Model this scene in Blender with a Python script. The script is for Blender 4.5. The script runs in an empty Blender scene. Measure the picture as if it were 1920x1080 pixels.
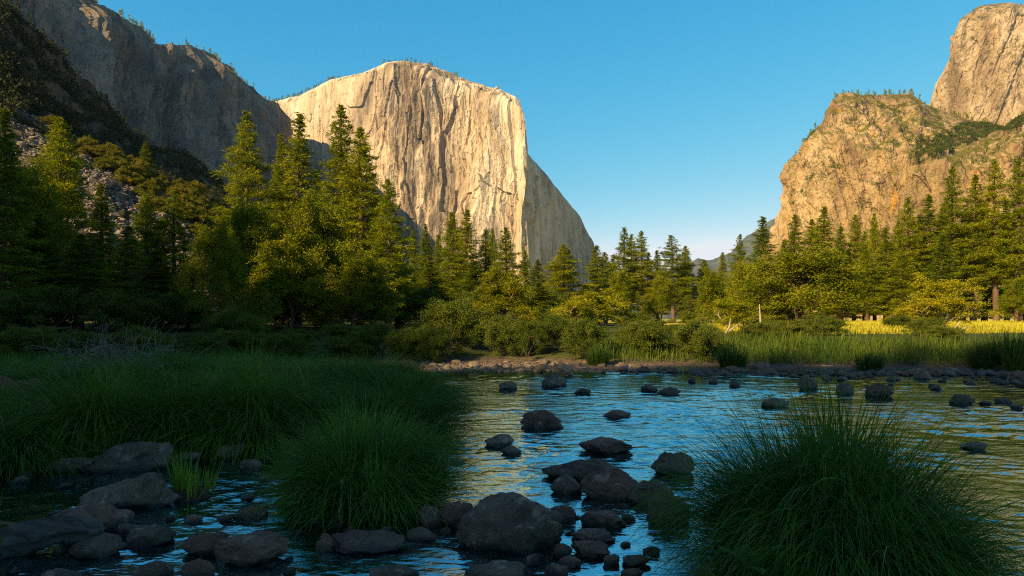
import bpy, bmesh, math
import numpy as np
from mathutils import Vector

# ------------------------------------------------------------------ camera, sky, sun, exposure
C = bpy.data.collections.new("valley"); bpy.context.scene.collection.children.link(C)
SC = bpy.context.scene
F, HZ, EYE = 1280.0, 598.0, 2.0            # focal length in photo pixels, horizon row, eye height over the water
cd = bpy.data.cameras.new("camera"); cam = bpy.data.objects.new("camera", cd); C.objects.link(cam)
cam.location = (0, 0, EYE); cam.rotation_euler = (math.radians(90), 0, 0)
cd.lens = 24; cd.sensor_width = 36; cd.shift_y = (HZ - 540) / 1920; cd.clip_start = 0.1; cd.clip_end = 30000
SC.camera = cam
SUN_A, SUN_E = math.radians(49), math.radians(31)      # left of straight behind the camera, elevation
SDIR = Vector((-math.sin(SUN_A) * math.cos(SUN_E), -math.cos(SUN_A) * math.cos(SUN_E), math.sin(SUN_E)))
W = bpy.data.worlds.new("World"); SC.world = W; W.use_nodes = True
wn = W.node_tree.nodes; wl = W.node_tree.links
sky = wn.new('ShaderNodeTexSky'); sky.sky_type = 'NISHITA'; sky.sun_disc = False
sky.sun_elevation = SUN_E; sky.sun_rotation = math.atan2(SDIR.x, SDIR.y)
sky.air_density = 1.0; sky.dust_density = 0.6; sky.ozone_density = 1.0; sky.altitude = 1200
wn['Background'].inputs['Strength'].default_value = 0.0502
sep = wn.new('ShaderNodeSeparateColor'); com = wn.new('ShaderNodeCombineColor'); wl.new(sky.outputs[0], sep.inputs[0])
for ch, (g_, k_, m_) in enumerate(((2.4, .195, 8.8), (.80, 1.96, 9.0), (.42, 3.85, 9.2))):    # the clear cyan leaning sky of the photograph
    p_ = wn.new('ShaderNodeMath'); p_.operation = 'POWER'; p_.inputs[1].default_value = g_; wl.new(sep.outputs[ch], p_.inputs[0])
    q_ = wn.new('ShaderNodeMath'); q_.operation = 'MULTIPLY'; q_.inputs[1].default_value = k_; wl.new(p_.outputs[0], q_.inputs[0])
    r_ = wn.new('ShaderNodeMath'); r_.operation = 'MINIMUM'; r_.inputs[1].default_value = m_; wl.new(q_.outputs[0], r_.inputs[0])
    wl.new(r_.outputs[0], com.inputs[ch])
tc_ = wn.new('ShaderNodeTexCoord'); sx_ = wn.new('ShaderNodeSeparateXYZ'); wl.new(tc_.outputs['Generated'], sx_.inputs[0])
mr_ = wn.new('ShaderNodeMapRange'); mr_.interpolation_type = 'SMOOTHSTEP'; wl.new(sx_.outputs[2], mr_.inputs['Value'])
mr_.inputs['From Min'].default_value = .46; mr_.inputs['From Max'].default_value = .72
hi_ = wn.new('ShaderNodeMix'); hi_.data_type = 'RGBA'; hi_.blend_type = 'MULTIPLY'; hi_.inputs[0].default_value = 1.0; hi_.inputs[7].default_value = (1.0, 1.12, 1.2, 1)
wl.new(sky.outputs[0], hi_.inputs[6])                                # towards the zenith the plain sky
mx_ = wn.new('ShaderNodeMix'); mx_.data_type = 'RGBA'; wl.new(mr_.outputs[0], mx_.inputs[0]); wl.new(com.outputs[0], mx_.inputs[6]); wl.new(hi_.outputs[2], mx_.inputs[7])
wl.new(mx_.outputs[2], wn['Background'].inputs['Color'])
ld = bpy.data.lights.new("sun", 'SUN'); ld.energy = 5.0; ld.angle = math.radians(0.5); ld.color = (1.0, 0.72, 0.36)
sun = bpy.data.objects.new("sun", ld); C.objects.link(sun)
sun.rotation_euler = SDIR.to_track_quat('Z', 'Y').to_euler()
SC.view_settings.view_transform = 'Standard'; SC.view_settings.look = 'None'
SC.view_settings.exposure = 1.14; SC.view_settings.gamma = 1.0
SC.render.engine = 'CYCLES'
cy = SC.cycles; HAZE = 2.2e-5
cy.max_bounces = 6; cy.diffuse_bounces = 2; cy.glossy_bounces = 3; cy.transmission_bounces = 3
cy.transparent_max_bounces = 4; cy.volume_bounces = 0; cy.use_denoising = False; cy.use_adaptive_sampling = False; cy.filter_width = 1.1
cy.sample_clamp_indirect = 4.0

# ------------------------------------------------------------------ small helpers
def at(px, py, Y):
    return np.array([(px - 960) / F * Y, Y, EYE - (py - HZ) / F * Y])

def _h(ix, iy, iz, seed):
    M = np.uint32
    with np.errstate(over='ignore'):
        h = ix.astype(np.int64).astype(M) * M(374761393) + iy.astype(np.int64).astype(M) * M(668265263) \
            + iz.astype(np.int64).astype(M) * M(2147483647) + M((seed * 1274126177) & 0xffffffff)
        h = (h ^ (h >> M(13))) * M(1274126177); h = h ^ (h >> M(16)); h = h * M(2246822519); h = h ^ (h >> M(15))
    return h.astype(np.float64) / 4294967295.0

def vnoise(x, y, z=0.0, seed=0):
    x, y, z = np.broadcast_arrays(np.asarray(x, float), np.asarray(y, float), np.asarray(z, float))
    ix, iy, iz = np.floor(x), np.floor(y), np.floor(z)
    fx, fy, fz = x - ix, y - iy, z - iz
    s = lambda t: t * t * t * (t * (t * 6 - 15) + 10)
    fx, fy, fz = s(fx), s(fy), s(fz)
    r = 0
    for dx in (0, 1):
        for dy in (0, 1):
            for dz in (0, 1):
                w = (fx if dx else 1 - fx) * (fy if dy else 1 - fy) * (fz if dz else 1 - fz)
                r = r + w * _h(ix + dx, iy + dy, iz + dz, seed)
    return r * 2 - 1

def fbm(x, y, z=0.0, o=4, seed=0, gain=0.5):
    a, r, f = 1.0, 0, 1.0
    for k in range(o):
        r = r + a * vnoise(np.asarray(x) * f, np.asarray(y) * f, np.asarray(z) * f, seed + k * 17); a *= gain; f *= 2.03
    return r

def ridged(x, y, o=3, seed=0):
    a, r, f = 1.0, 0, 1.0
    for k in range(o):
        r = r + a * (1 - 2 * np.abs(vnoise(x * f, y * f, 0, seed + k * 31))); a *= .5; f *= 2.1
    return r

def cells(x, y, seed=0):
    return _h(np.floor(x), np.floor(y), np.zeros_like(x), seed) * 2 - 1

def mesh_np(name, v, f, smooth=True):
    v = np.ascontiguousarray(v, dtype=np.float32); f = np.ascontiguousarray(f, dtype=np.int32)
    me = bpy.data.meshes.new(name); n, k = f.shape
    me.vertices.add(len(v)); me.vertices.foreach_set('co', v.ravel())
    me.loops.add(n * k); me.loops.foreach_set('vertex_index', f.ravel())
    me.polygons.add(n); me.polygons.foreach_set('loop_start', np.arange(0, n * k, k, dtype=np.int32))
    me.polygons.foreach_set('use_smooth', np.full(n, smooth, dtype=bool))
    me.update(calc_edges=True); me.validate()
    return me

def tag(o, label=None, cat=None, group=None, kind=None):
    if label: o['label'] = label
    if cat: o['category'] = cat
    if group: o['group'] = group
    if kind: o['kind'] = kind
    return o

def link(name, me, mat=None, parent=None, loc=None):
    if mat is not None and not me.materials: me.materials.append(mat)
    o = bpy.data.objects.new(name, me); C.objects.link(o)
    if parent is not None: o.parent = parent
    if loc is not None: o.location = loc
    return o

def copy_tree(o):
    c = o.copy(); C.objects.link(c)
    for ch in list(o.children):
        d = ch.copy(); C.objects.link(d); d.parent = c
    return c

def grid_faces(nv, nu):
    i = np.arange(nv - 1)[:, None] * nu + np.arange(nu - 1)[None, :]
    i = i.ravel()
    return np.stack([i, i + 1, i + nu + 1, i + nu], 1)

def tubes(lines, sides=6):
    """lines: list of (points n x 3, radii n) -> one set of quads"""
    V, Q, off = [], [], 0
    ang = np.arange(sides) / sides * 2 * math.pi
    for p, r in lines:
        p = np.asarray(p, float); r = np.asarray(r, float); n = len(p)
        t = np.gradient(p, axis=0); t /= np.linalg.norm(t, axis=1)[:, None] + 1e-9
        ref = np.array([1.0, 0, 0]) if abs(t[0, 0]) < .8 else np.array([0, 1.0, 0])
        a = np.cross(t, ref); a /= np.linalg.norm(a, axis=1)[:, None] + 1e-9
        b = np.cross(t, a)
        ring = p[:, None, :] + r[:, None, None] * (np.cos(ang)[None, :, None] * a[:, None, :] + np.sin(ang)[None, :, None] * b[:, None, :])
        V.append(ring.reshape(-1, 3))
        i = np.arange(n - 1)[:, None] * sides + np.arange(sides)[None, :]
        j = np.arange(n - 1)[:, None] * sides + (np.arange(sides)[None, :] + 1) % sides
        Q.append(np.stack([i, j, j + sides, i + sides], -1).reshape(-1, 4) + off)
        off += n * sides
    return np.concatenate(V), np.concatenate(Q)

def unit(a):
    return a / (np.linalg.norm(a, axis=-1, keepdims=True) + 1e-9)

def blades(c, d, l, w, rng):
    """diamond leaves: base c, direction d, length l, half width w"""
    s = unit(np.cross(d, rng.normal(size=d.shape)))
    l = l[:, None]; w = w[:, None]
    v = np.stack([c, c + d * l * .5 + s * w, c + d * l, c + d * l * .5 - s * w], 1).reshape(-1, 3)
    return v, np.arange(len(c) * 4).reshape(-1, 4)

# ------------------------------------------------------------------ materials
def new_mat(name):
    m = bpy.data.materials.new(name); m.use_nodes = True
    return m, m.node_tree.nodes, m.node_tree.links, m.node_tree.nodes['Principled BSDF']

def N(nodes, t, **kw):
    n = nodes.new(t)
    for k, v in kw.items():
        if k in ('operation', 'blend_type', 'data_type', 'noise_dimensions', 'feature', 'noise_type', 'interpolation_type', 'clamp'): setattr(n, k, v)
        else: n.inputs[k].default_value = v
    return n

def mapped(n, l, scale, src='Object'):
    tc = n.new('ShaderNodeTexCoord'); mp = n.new('ShaderNodeMapping'); mp.inputs['Scale'].default_value = scale
    l.new(tc.outputs[src], mp.inputs['Vector']); return mp.outputs[0]

def noise(n, l, vec, scale, detail=4, rough=.55, dist=0):
    t = n.new('ShaderNodeTexNoise'); t.inputs['Scale'].default_value = scale; t.inputs['Detail'].default_value = detail
    t.inputs['Roughness'].default_value = rough; t.inputs['Distortion'].default_value = dist
    l.new(vec, t.inputs['Vector']); return t.outputs['Fac']

def ramp(n, l, fac, stops):
    r = n.new('ShaderNodeValToRGB'); e = r.color_ramp.elements
    while len(e) < len(stops): e.new(.5)
    for q, (p, c) in zip(e, stops): q.position = p; q.color = (*c, 1)
    l.new(fac, r.inputs[0]); return r.outputs[0]

def mix(n, l, fac, a, b, mode='MIX'):
    m = n.new('ShaderNodeMix'); m.data_type = 'RGBA'; m.blend_type = mode
    for s, v in ((0, fac), (6, a), (7, b)):
        if isinstance(v, (int, float)): m.inputs[s].default_value = v
        elif isinstance(v, tuple): m.inputs[s].default_value = (*v, 1)
        else: l.new(v, m.inputs[s])
    return m.outputs[2]

def mth(n, l, op, a, b=0.0, clamp=False):
    m = n.new('ShaderNodeMath'); m.operation = op; m.use_clamp = clamp
    for s, v in ((0, a), (1, b)):
        if isinstance(v, (int, float)): m.inputs[s].default_value = v
        else: l.new(v, m.inputs[s])
    return m.outputs[0]

def mrange(n, l, v, a, b, c=0.0, d=1.0):
    m = n.new('ShaderNodeMapRange'); m.interpolation_type = 'SMOOTHSTEP'
    for k, x in zip(('From Min', 'From Max', 'To Min', 'To Max'), (a, b, c, d)): m.inputs[k].default_value = x
    l.new(v, m.inputs['Value']); return m.outputs[0]

def bump(n, l, h, dist, strength, bsdf, prev=None):
    b = n.new('ShaderNodeBump'); b.inputs['Distance'].default_value = dist; b.inputs['Strength'].default_value = strength
    l.new(h, b.inputs['Height'])
    if prev is not None: l.new(prev, b.inputs['Normal'])
    if bsdf is not None: l.new(b.outputs[0], bsdf.inputs['Normal'])
    return b.outputs[0]

def cliff_mat(name, cols, big, streak, ochre=None, stain=None, green=None, bdist=3.0):
    """weathered granite: broad patches, vertical water streaks, ochre lichen, a stain belt, brush on ledges"""
    m, n, l, b = new_mat(name)
    v = mapped(n, l, (1, 1, 1)); vs = mapped(n, l, (1, 1, .10)); vt = mapped(n, l, (1, 1, .3))
    c = ramp(n, l, noise(n, l, vt, big, 6, .6, .6), [(.36, cols[0]), (.47, cols[1]), (.64, cols[2])])
    st = noise(n, l, vs, streak, 5, .62, .4)
    c = mix(n, l, mrange(n, l, st, .52, .74, 0, .6), c, cols[3])
    c = mix(n, l, mrange(n, l, noise(n, l, vs, streak * 2.3, 4, .6), .56, .70, 0, .55), c, cols[0])
    if ochre: c = mix(n, l, mrange(n, l, noise(n, l, vt, big * 2.2, 5, .6, .5), .58, .72, 0, .8), c, ochre)
    if stain:                                   # (x from, x to, colour)
        x0, x1, sc = stain
        sp = n.new('ShaderNodeSeparateXYZ'); l.new(mapped(n, l, (1, 1, 1)), sp.inputs[0])
        xx = mth(n, l, 'ADD', sp.outputs[0], mth(n, l, 'MULTIPLY', mth(n, l, 'SUBTRACT', noise(n, l, vt, .006, 5, .65), .5), 420.0))
        k = mth(n, l, 'MULTIPLY', mrange(n, l, xx, x0 - 40, x0 + 40), mrange(n, l, xx, x1 + 60, x1 - 60))
        k = mth(n, l, 'MULTIPLY', k, mrange(n, l, noise(n, l, vs, .02, 5, .6), .36, .58))
        c = mix(n, l, mth(n, l, 'MULTIPLY', k, .85), c, sc)
    c = mix(n, l, mrange(n, l, noise(n, l, v, .22, 3, .7), .35, .7, 0, .35), c, cols[3])
    wv = n.new('ShaderNodeTexNoise'); wv.inputs['Scale'].default_value = streak * .5; wv.inputs['Detail'].default_value = 4; l.new(v, wv.inputs['Vector'])
    wa = n.new('ShaderNodeVectorMath'); wa.operation = 'MULTIPLY_ADD'; l.new(wv.outputs['Color'], wa.inputs[0]); wa.inputs[1].default_value = (26, 26, 26)
    ck = None
    for sc_, sq_, wd_ in ((streak * .55, .16, .035), (streak * 1.5, .3, .05)):
        l.new(v, wa.inputs[2]); mp = n.new('ShaderNodeMapping'); mp.inputs['Scale'].default_value = (sc_, sc_, sc_ * sq_); l.new(wa.outputs[0], mp.inputs['Vector'])
        vo = n.new('ShaderNodeTexVoronoi'); vo.feature = 'DISTANCE_TO_EDGE'; vo.inputs['Scale'].default_value = 1.0; l.new(mp.outputs[0], vo.inputs['Vector'])
        e = mrange(n, l, vo.outputs['Distance'], 0.0, wd_, 1, 0); ck = e if ck is None else mth(n, l, 'MAXIMUM', ck, mth(n, l, 'MULTIPLY', e, .6))
    ck = mth(n, l, 'MULTIPLY', ck, mrange(n, l, noise(n, l, v, streak * .8, 3, .6), .42, .6))
    c = mix(n, l, mth(n, l, 'MULTIPLY', ck, .5), c, tuple(q * .45 for q in cols[3]))
    if green:
        g = n.new('ShaderNodeNewGeometry'); sp = n.new('ShaderNodeSeparateXYZ'); l.new(g.outputs['Normal'], sp.inputs[0])
        k = mth(n, l, 'MULTIPLY', mrange(n, l, sp.outputs[2], green[1], green[1] + .22), mrange(n, l, noise(n, l, v, green[2], 6, .65), .45, .55))
        c = mix(n, l, k, c, green[0])
    l.new(c, b.inputs['Base Color']); b.inputs['Roughness'].default_value = .95; b.inputs['Specular IOR Level'].default_value = .1
    p = bump(n, l, noise(n, l, vs, streak * 1.3, 6, .65), bdist * 2.2, .7, None)
    p = bump(n, l, mth(n, l, 'SUBTRACT', 1.0, ck), bdist * 1.2, .8, None, p)
    bump(n, l, noise(n, l, vt, .12, 5, .65), bdist, .7, b, p)
    return m

def leaf_mat(name, c1, c2, transl=.3, scale=.6, spread=.35):
    m, n, l, b = new_mat(name)
    v = mapped(n, l, (1, 1, 1)); oi = n.new('ShaderNodeObjectInfo')
    c = mix(n, l, mrange(n, l, noise(n, l, v, scale, 3, .6), .35, .65), c1, c2)
    h = n.new('ShaderNodeHueSaturation'); l.new(c, h.inputs['Color'])
    l.new(mth(n, l, 'ADD', mth(n, l, 'MULTIPLY', oi.outputs['Random'], spread), 1 - spread * .5), h.inputs['Value'])
    l.new(mth(n, l, 'ADD', mth(n, l, 'MULTIPLY', oi.outputs['Random'], -.03), .515), h.inputs['Hue'])
    l.new(h.outputs[0], b.inputs['Base Color']); b.inputs['Roughness'].default_value = .6; b.inputs['Specular IOR Level'].default_value = .06
    t = n.new('ShaderNodeBsdfTranslucent'); l.new(h.outputs[0], t.inputs['Color'])
    ms = n.new('ShaderNodeMixShader'); ms.inputs[0].default_value = transl
    l.new(b.outputs[0], ms.inputs[1]); l.new(t.outputs[0], ms.inputs[2])
    l.new(ms.outputs[0], n['Material Output'].inputs['Surface'])
    return m

def plain_mat(name, c1, c2, scale, rough=.85, bd=.01, stretch=(1, 1, 1)):
    m, n, l, b = new_mat(name); v = mapped(n, l, stretch)
    f = noise(n, l, v, scale, 6, .65, .3)
    l.new(ramp(n, l, f, [(.3, c1), (.7, c2)]), b.inputs['Base Color']); b.inputs['Roughness'].default_value = rough
    b.inputs['Specular IOR Level'].default_value = .25
    bump(n, l, noise(n, l, v, scale * 3, 5, .7), bd, .8, b)
    return m

def stone_mat(name, cols, wet=True):
    m, n, l, b = new_mat(name); v = mapped(n, l, (1, 1, 1)); oi = n.new('ShaderNodeObjectInfo')
    va = n.new('ShaderNodeVectorMath'); va.operation = 'ADD'; l.new(v, va.inputs[0])
    cb = n.new('ShaderNodeCombineXYZ'); l.new(mth(n, l, 'MULTIPLY', oi.outputs['Random'], 57.0), cb.inputs[0]); l.new(cb.outputs[0], va.inputs[1])
    v = va.outputs[0]
    c = ramp(n, l, noise(n, l, v, 2.2, 6, .62, .5), [(.3, cols[0]), (.5, cols[1]), (.7, cols[2])])
    c = mix(n, l, mrange(n, l, noise(n, l, v, 38, 3, .7), .42, .68, 0, .5), c, cols[0])
    c = mix(n, l, mrange(n, l, noise(n, l, v, 4.5, 6, .72), .56, .64, 0, .75), c, cols[3])
    c = mix(n, l, mrange(n, l, noise(n, l, v, 90, 2, .6), .58, .7, 0, .6), c, cols[3])
    c = mix(n, l, mrange(n, l, noise(n, l, v, 3.1, 5, .7), .60, .70, 0, .8), c, tuple(q * .5 for q in cols[0]))
    h = n.new('ShaderNodeHueSaturation'); l.new(c, h.inputs['Color'])
    l.new(mth(n, l, 'ADD', mth(n, l, 'MULTIPLY', oi.outputs['Random'], .55), .72), h.inputs['Value'])
    c = h.outputs[0]; b.inputs['Roughness'].default_value = .75
    if wet:
        g = n.new('ShaderNodeNewGeometry'); sp = n.new('ShaderNodeSeparateXYZ'); l.new(g.outputs['Position'], sp.inputs[0])
        zz = mth(n, l, 'ADD', sp.outputs[2], mth(n, l, 'MULTIPLY', mth(n, l, 'SUBTRACT', noise(n, l, v, 4, 4, .6), .5), .09))
        k = mrange(n, l, zz, .02, .075)
        c = mix(n, l, k, mix(n, l, .72, c, (.006, .006, .005)), c)
        l.new(mrange(n, l, zz, .02, .075, .22, .8), b.inputs['Roughness'])
    l.new(c, b.inputs['Base Color']); b.inputs['Specular IOR Level'].default_value = .35
    p = bump(n, l, noise(n, l, v, 7, 7, .72), .06, 1.0, None)
    bump(n, l, noise(n, l, v, 60, 4, .7), .006, .7, b, p)
    return m

M = {}
M['capitan'] = cliff_mat('pale granite', [(.25, .195, .135), (.465, .365, .24), (.64, .55, .42), (.16, .122, .086)], .0045, .028,
                         stain=(-480, -190, (.13, .098, .068)), green=((.07, .07, .02), .72, .03), bdist=3)
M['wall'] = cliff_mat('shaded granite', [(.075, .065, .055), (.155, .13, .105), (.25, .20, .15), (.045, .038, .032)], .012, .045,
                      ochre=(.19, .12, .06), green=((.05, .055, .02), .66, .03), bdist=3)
M['peaks'] = cliff_mat('ochre granite', [(.17, .115, .065), (.29, .20, .10), (.43, .32, .18), (.09, .065, .04)], .014, .05,
                       ochre=(.40, .20, .025), green=((.105, .10, .02), .40, .035), bdist=2)
M['upper'] = cliff_mat('tan granite', [(.19, .14, .085), (.32, .24, .145), (.46, .37, .25), (.11, .08, .052)], .014, .05,
                       ochre=(.38, .23, .06), green=((.06, .06, .02), .6, .03), bdist=2)
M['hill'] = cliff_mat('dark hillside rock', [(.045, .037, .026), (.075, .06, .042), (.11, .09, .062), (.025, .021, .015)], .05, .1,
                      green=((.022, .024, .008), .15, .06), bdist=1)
M['far'] = plain_mat('forested far slope', (.035, .05, .03), (.11, .11, .09), .006, .95, 6)
M['pine'] = leaf_mat('pine needles', (.135, .172, .007), (.235, .255, .009), .32)
M['fir'] = leaf_mat('fir needles', (.11, .152, .008), (.20, .228, .010), .3)
M['leaf'] = leaf_mat('yellow green leaves', (.115, .148, .006), (.21, .218, .008), .32, .5)
M['lightleaf'] = leaf_mat('bright willow leaves', (.18, .20, .006), (.32, .30, .008), .34, .5)
M['willow'] = leaf_mat('willow leaves', (.075, .105, .014), (.125, .15, .018), .3, .8)
M['olive'] = leaf_mat('olive brush leaves', (.13, .125, .010), (.22, .19, .012), .3, .3)
M['scrub'] = leaf_mat('oak scrub leaves', (.045, .062, .008), (.085, .098, .010), .2, .1)
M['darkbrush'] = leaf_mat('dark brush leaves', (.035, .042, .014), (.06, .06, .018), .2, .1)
M['sedge'] = leaf_mat('sedge blades', (.075, .165, .024), (.135, .25, .034), .35, 2.0)
M['straw'] = leaf_mat('dry straw blades', (.16, .13, .05), (.28, .22, .10), .3, 3.0)
M['sprig'] = leaf_mat('bright sprig blades', (.13, .22, .02), (.22, .30, .03), .4, 3.0)
M['darksedge'] = leaf_mat('dark sedge blades', (.055, .12, .013), (.105, .20, .019), .3, 2.0)
M['reed'] = leaf_mat('bank grass blades', (.050, .105, .014), (.105, .150, .018), .35, .4)
M['meadowgrass'] = leaf_mat('sunny meadow grass', (.36, .35, .03), (.52, .47, .045), .35, .15)
M['fern'] = leaf_mat('fern fronds', (.06, .12, .015), (.09, .15, .02), .35, 3)
M['bark'] = plain_mat('bark', (.06, .04, .025), (.16, .10, .06), 3, .9, .03, (1, 1, .25))
M['palebark'] = plain_mat('pale bark', (.22, .18, .13), (.42, .36, .28), 4, .85, .015, (1, 1, .4))
M['drywood'] = plain_mat('weathered driftwood', (.02, .017, .014), (.13, .115, .10), 5, .8, .03, (.35, 2.5, 2.5))
M['rotwood'] = plain_mat('rotten red wood', (.08, .035, .018), (.26, .12, .06), 6, .9, .03)
M['twig'] = plain_mat('dry twigs', (.10, .085, .065), (.22, .19, .15), 8, .9, .004)
M['soil'] = plain_mat('dark soil', (.02, .016, .01), (.05, .04, .025), 5, .95, .03)
M['stone'] = stone_mat('river granite', [(.065, .042, .026), (.14, .094, .062), (.225, .155, .105), (.36, .27, .19)])
M['redstone'] = stone_mat('reddish river granite', [(.075, .037, .023), (.17, .085, .053), (.25, .142, .092), (.37, .25, .18)])
M['barstone'] = stone_mat('gravel bar granite', [(.07, .052, .038), (.15, .108, .074), (.25, .185, .125), (.31, .25, .19)], False)
M['talus'] = stone_mat('talus granite', [(.09, .07, .052), (.18, .142, .108), (.30, .245, .19), (.38, .32, .26)], False)

# ------------------------------------------------------------------ ground, river
def sst(t): t = np.clip(t, 0, 1); return t * t * (3 - 2 * t)
def bank_d(x, y):
    x = np.asarray(x, float); y = np.asarray(y, float)
    wob = fbm(x * .35, y * .35, 0, 3, 5) * .5
    dF = y - (29.5 - .15 * np.maximum(x, 0)) + wob
    dL = np.minimum(y - (11.4 + .08 * (x + 1.3)), (-1.5 - .17 * (y - 11)) - x) + wob * .6
    dN = -y - 5.0 + wob
    return np.maximum(np.maximum(dF, dL), dN), dF
def ground_z(x, y):
    d, dF = bank_d(x, y)
    z = np.where(d < 0, np.maximum(d * .35, -.5), 1.05 * sst(d / 7.0) * .75 + .26 * sst(d / 20))
    z = z + np.where(dF > 0, .0035 * np.minimum(np.maximum(dF - 20, 0), 160), 0)
    z = np.where(z > 0, z * (1 - .58 * sst((-np.asarray(x) - 3) / 4) * sst((62 - np.asarray(y)) / 20)), z)
    return z + fbm(np.asarray(x) * .12, np.asarray(y) * .12, 0, 3, 9) * .10 * sst(d / 6)
g1 = lambda a, b, n, k: a + (b - a) * np.sinh(np.linspace(0, k, n)) / math.sinh(k)
xs = np.concatenate([-g1(40, 6000, 60, 5)[::-1], np.linspace(-40, 40, 200)[1:-1], g1(40, 6000, 60, 5)])
ys = np.concatenate([-g1(10, 600, 30, 3)[::-1], np.linspace(-10, 60, 180)[1:-1], g1(60, 9000, 90, 5)])
XX, YY = np.meshgrid(xs, ys)
m, n, l, b = new_mat('valley floor'); v = mapped(n, l, (1, 1, 1))
sp = n.new('ShaderNodeSeparateXYZ'); l.new(v, sp.inputs[0])
gr = ramp(n, l, noise(n, l, v, .5, 6, .7), [(.35, (.045, .035, .02)), (.5, (.05, .065, .016)), (.65, (.075, .085, .018))])
md = ramp(n, l, noise(n, l, v, .25, 6, .7), [(.35, (.34, .31, .045)), (.65, (.48, .42, .055))])
c = mix(n, l, mth(n, l, 'MULTIPLY', mrange(n, l, sp.outputs[1], 44, 56), mrange(n, l, sp.outputs[0], 12, 20)), gr, md)
bed = ramp(n, l, noise(n, l, v, 4, 5, .7), [(.35, (.05, .04, .028)), (.65, (.16, .125, .09))])
c = mix(n, l, mrange(n, l, sp.outputs[2], .10, .32), bed, c)
l.new(c, b.inputs['Base Color']); b.inputs['Roughness'].default_value = .95; b.inputs['Specular IOR Level'].default_value = .1
bump(n, l, noise(n, l, v, 3, 6, .75), .15, .8, b)
M['ground'] = m
v_ = np.stack([XX, YY, ground_z(XX, YY)], -1).reshape(-1, 3)
tag(link('ground', mesh_np('ground', v_, grid_faces(len(ys), len(xs))), M['ground']), kind='structure', label='valley floor of grass, gravel and yellow meadow')

m, n, l, b = new_mat('river water')
v = mapped(n, l, (1, 1, 1)); vx = mapped(n, l, (.55, 1.0, 1))
b.inputs['Base Color'].default_value = (.004, .009, .011, 1); b.inputs['IOR'].default_value = 8.0; b.inputs['Specular Tint'].default_value = (.58, .92, 1.0, 1)
calm = noise(n, l, mapped(n, l, (.6, 1, 1)), .22, 3, .5, .6)
l.new(mrange(n, l, calm, .3, .7, .03, .09), b.inputs['Roughness'])
h1 = noise(n, l, vx, 2.6, 3, .5, .8); h2 = noise(n, l, vx, 9.0, 3, .55, .5); h3 = noise(n, l, vx, 26, 2, .5)
amp = mrange(n, l, calm, .35, .62, .35, 1.0)
hh = mth(n, l, 'ADD', mth(n, l, 'MULTIPLY', h1, 1.0), mth(n, l, 'ADD', mth(n, l, 'MULTIPLY', h2, .30), mth(n, l, 'MULTIPLY', h3, .06)))
bump(n, l, mth(n, l, 'MULTIPLY', hh, amp), .03, 1.0, b)
M['water'] = m
wy = np.concatenate([np.linspace(-7, .6, 24), .7 * 1.0046 ** np.arange(860)]); wy = wy[wy < 36]; wx = np.linspace(-1.25, 1.25, 640)
WX = wx[None, :] * np.maximum(wy, 3.2)[:, None] * 1.2; WY = np.repeat(wy[:, None], len(wx), 1)
calm_ = sst((WY - 3.5 - 1.2 * fbm(WX * .25, WY * .25, 0, 2, 601)) / 9) * sst((WX + 4.5 - .0 * WY) / 3.5 + .15)
amp_ = (.22 + .78 * calm_) * (.25 + 1.15 * sst(.5 + .8 * fbm(WX * .3 + 3, WY * .5, 0, 3, 603))) * (1 - .35 * sst((WY - 20) / 10))
WZ = .82 * amp_ * (.015 * fbm(WX * 1.1 + WY * .3, WY * 1.6, .3, 2, 605) + .015 * fbm(WX * 3.6 + WY * 1.1, WY * 5.2, .7, 3, 607) + .009 * fbm(WX * 7 - WY * 2, WY * 9.5, .2, 2, 609) * sst((26 - WY) / 12))
v_ = np.stack([WX, WY, WZ], -1).reshape(-1, 3)
tag(link('water', mesh_np('water', v_, grid_faces(len(wy), len(wx))), M['water']), kind='structure', label='rippled river reflecting blue sky and golden cliff')

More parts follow.
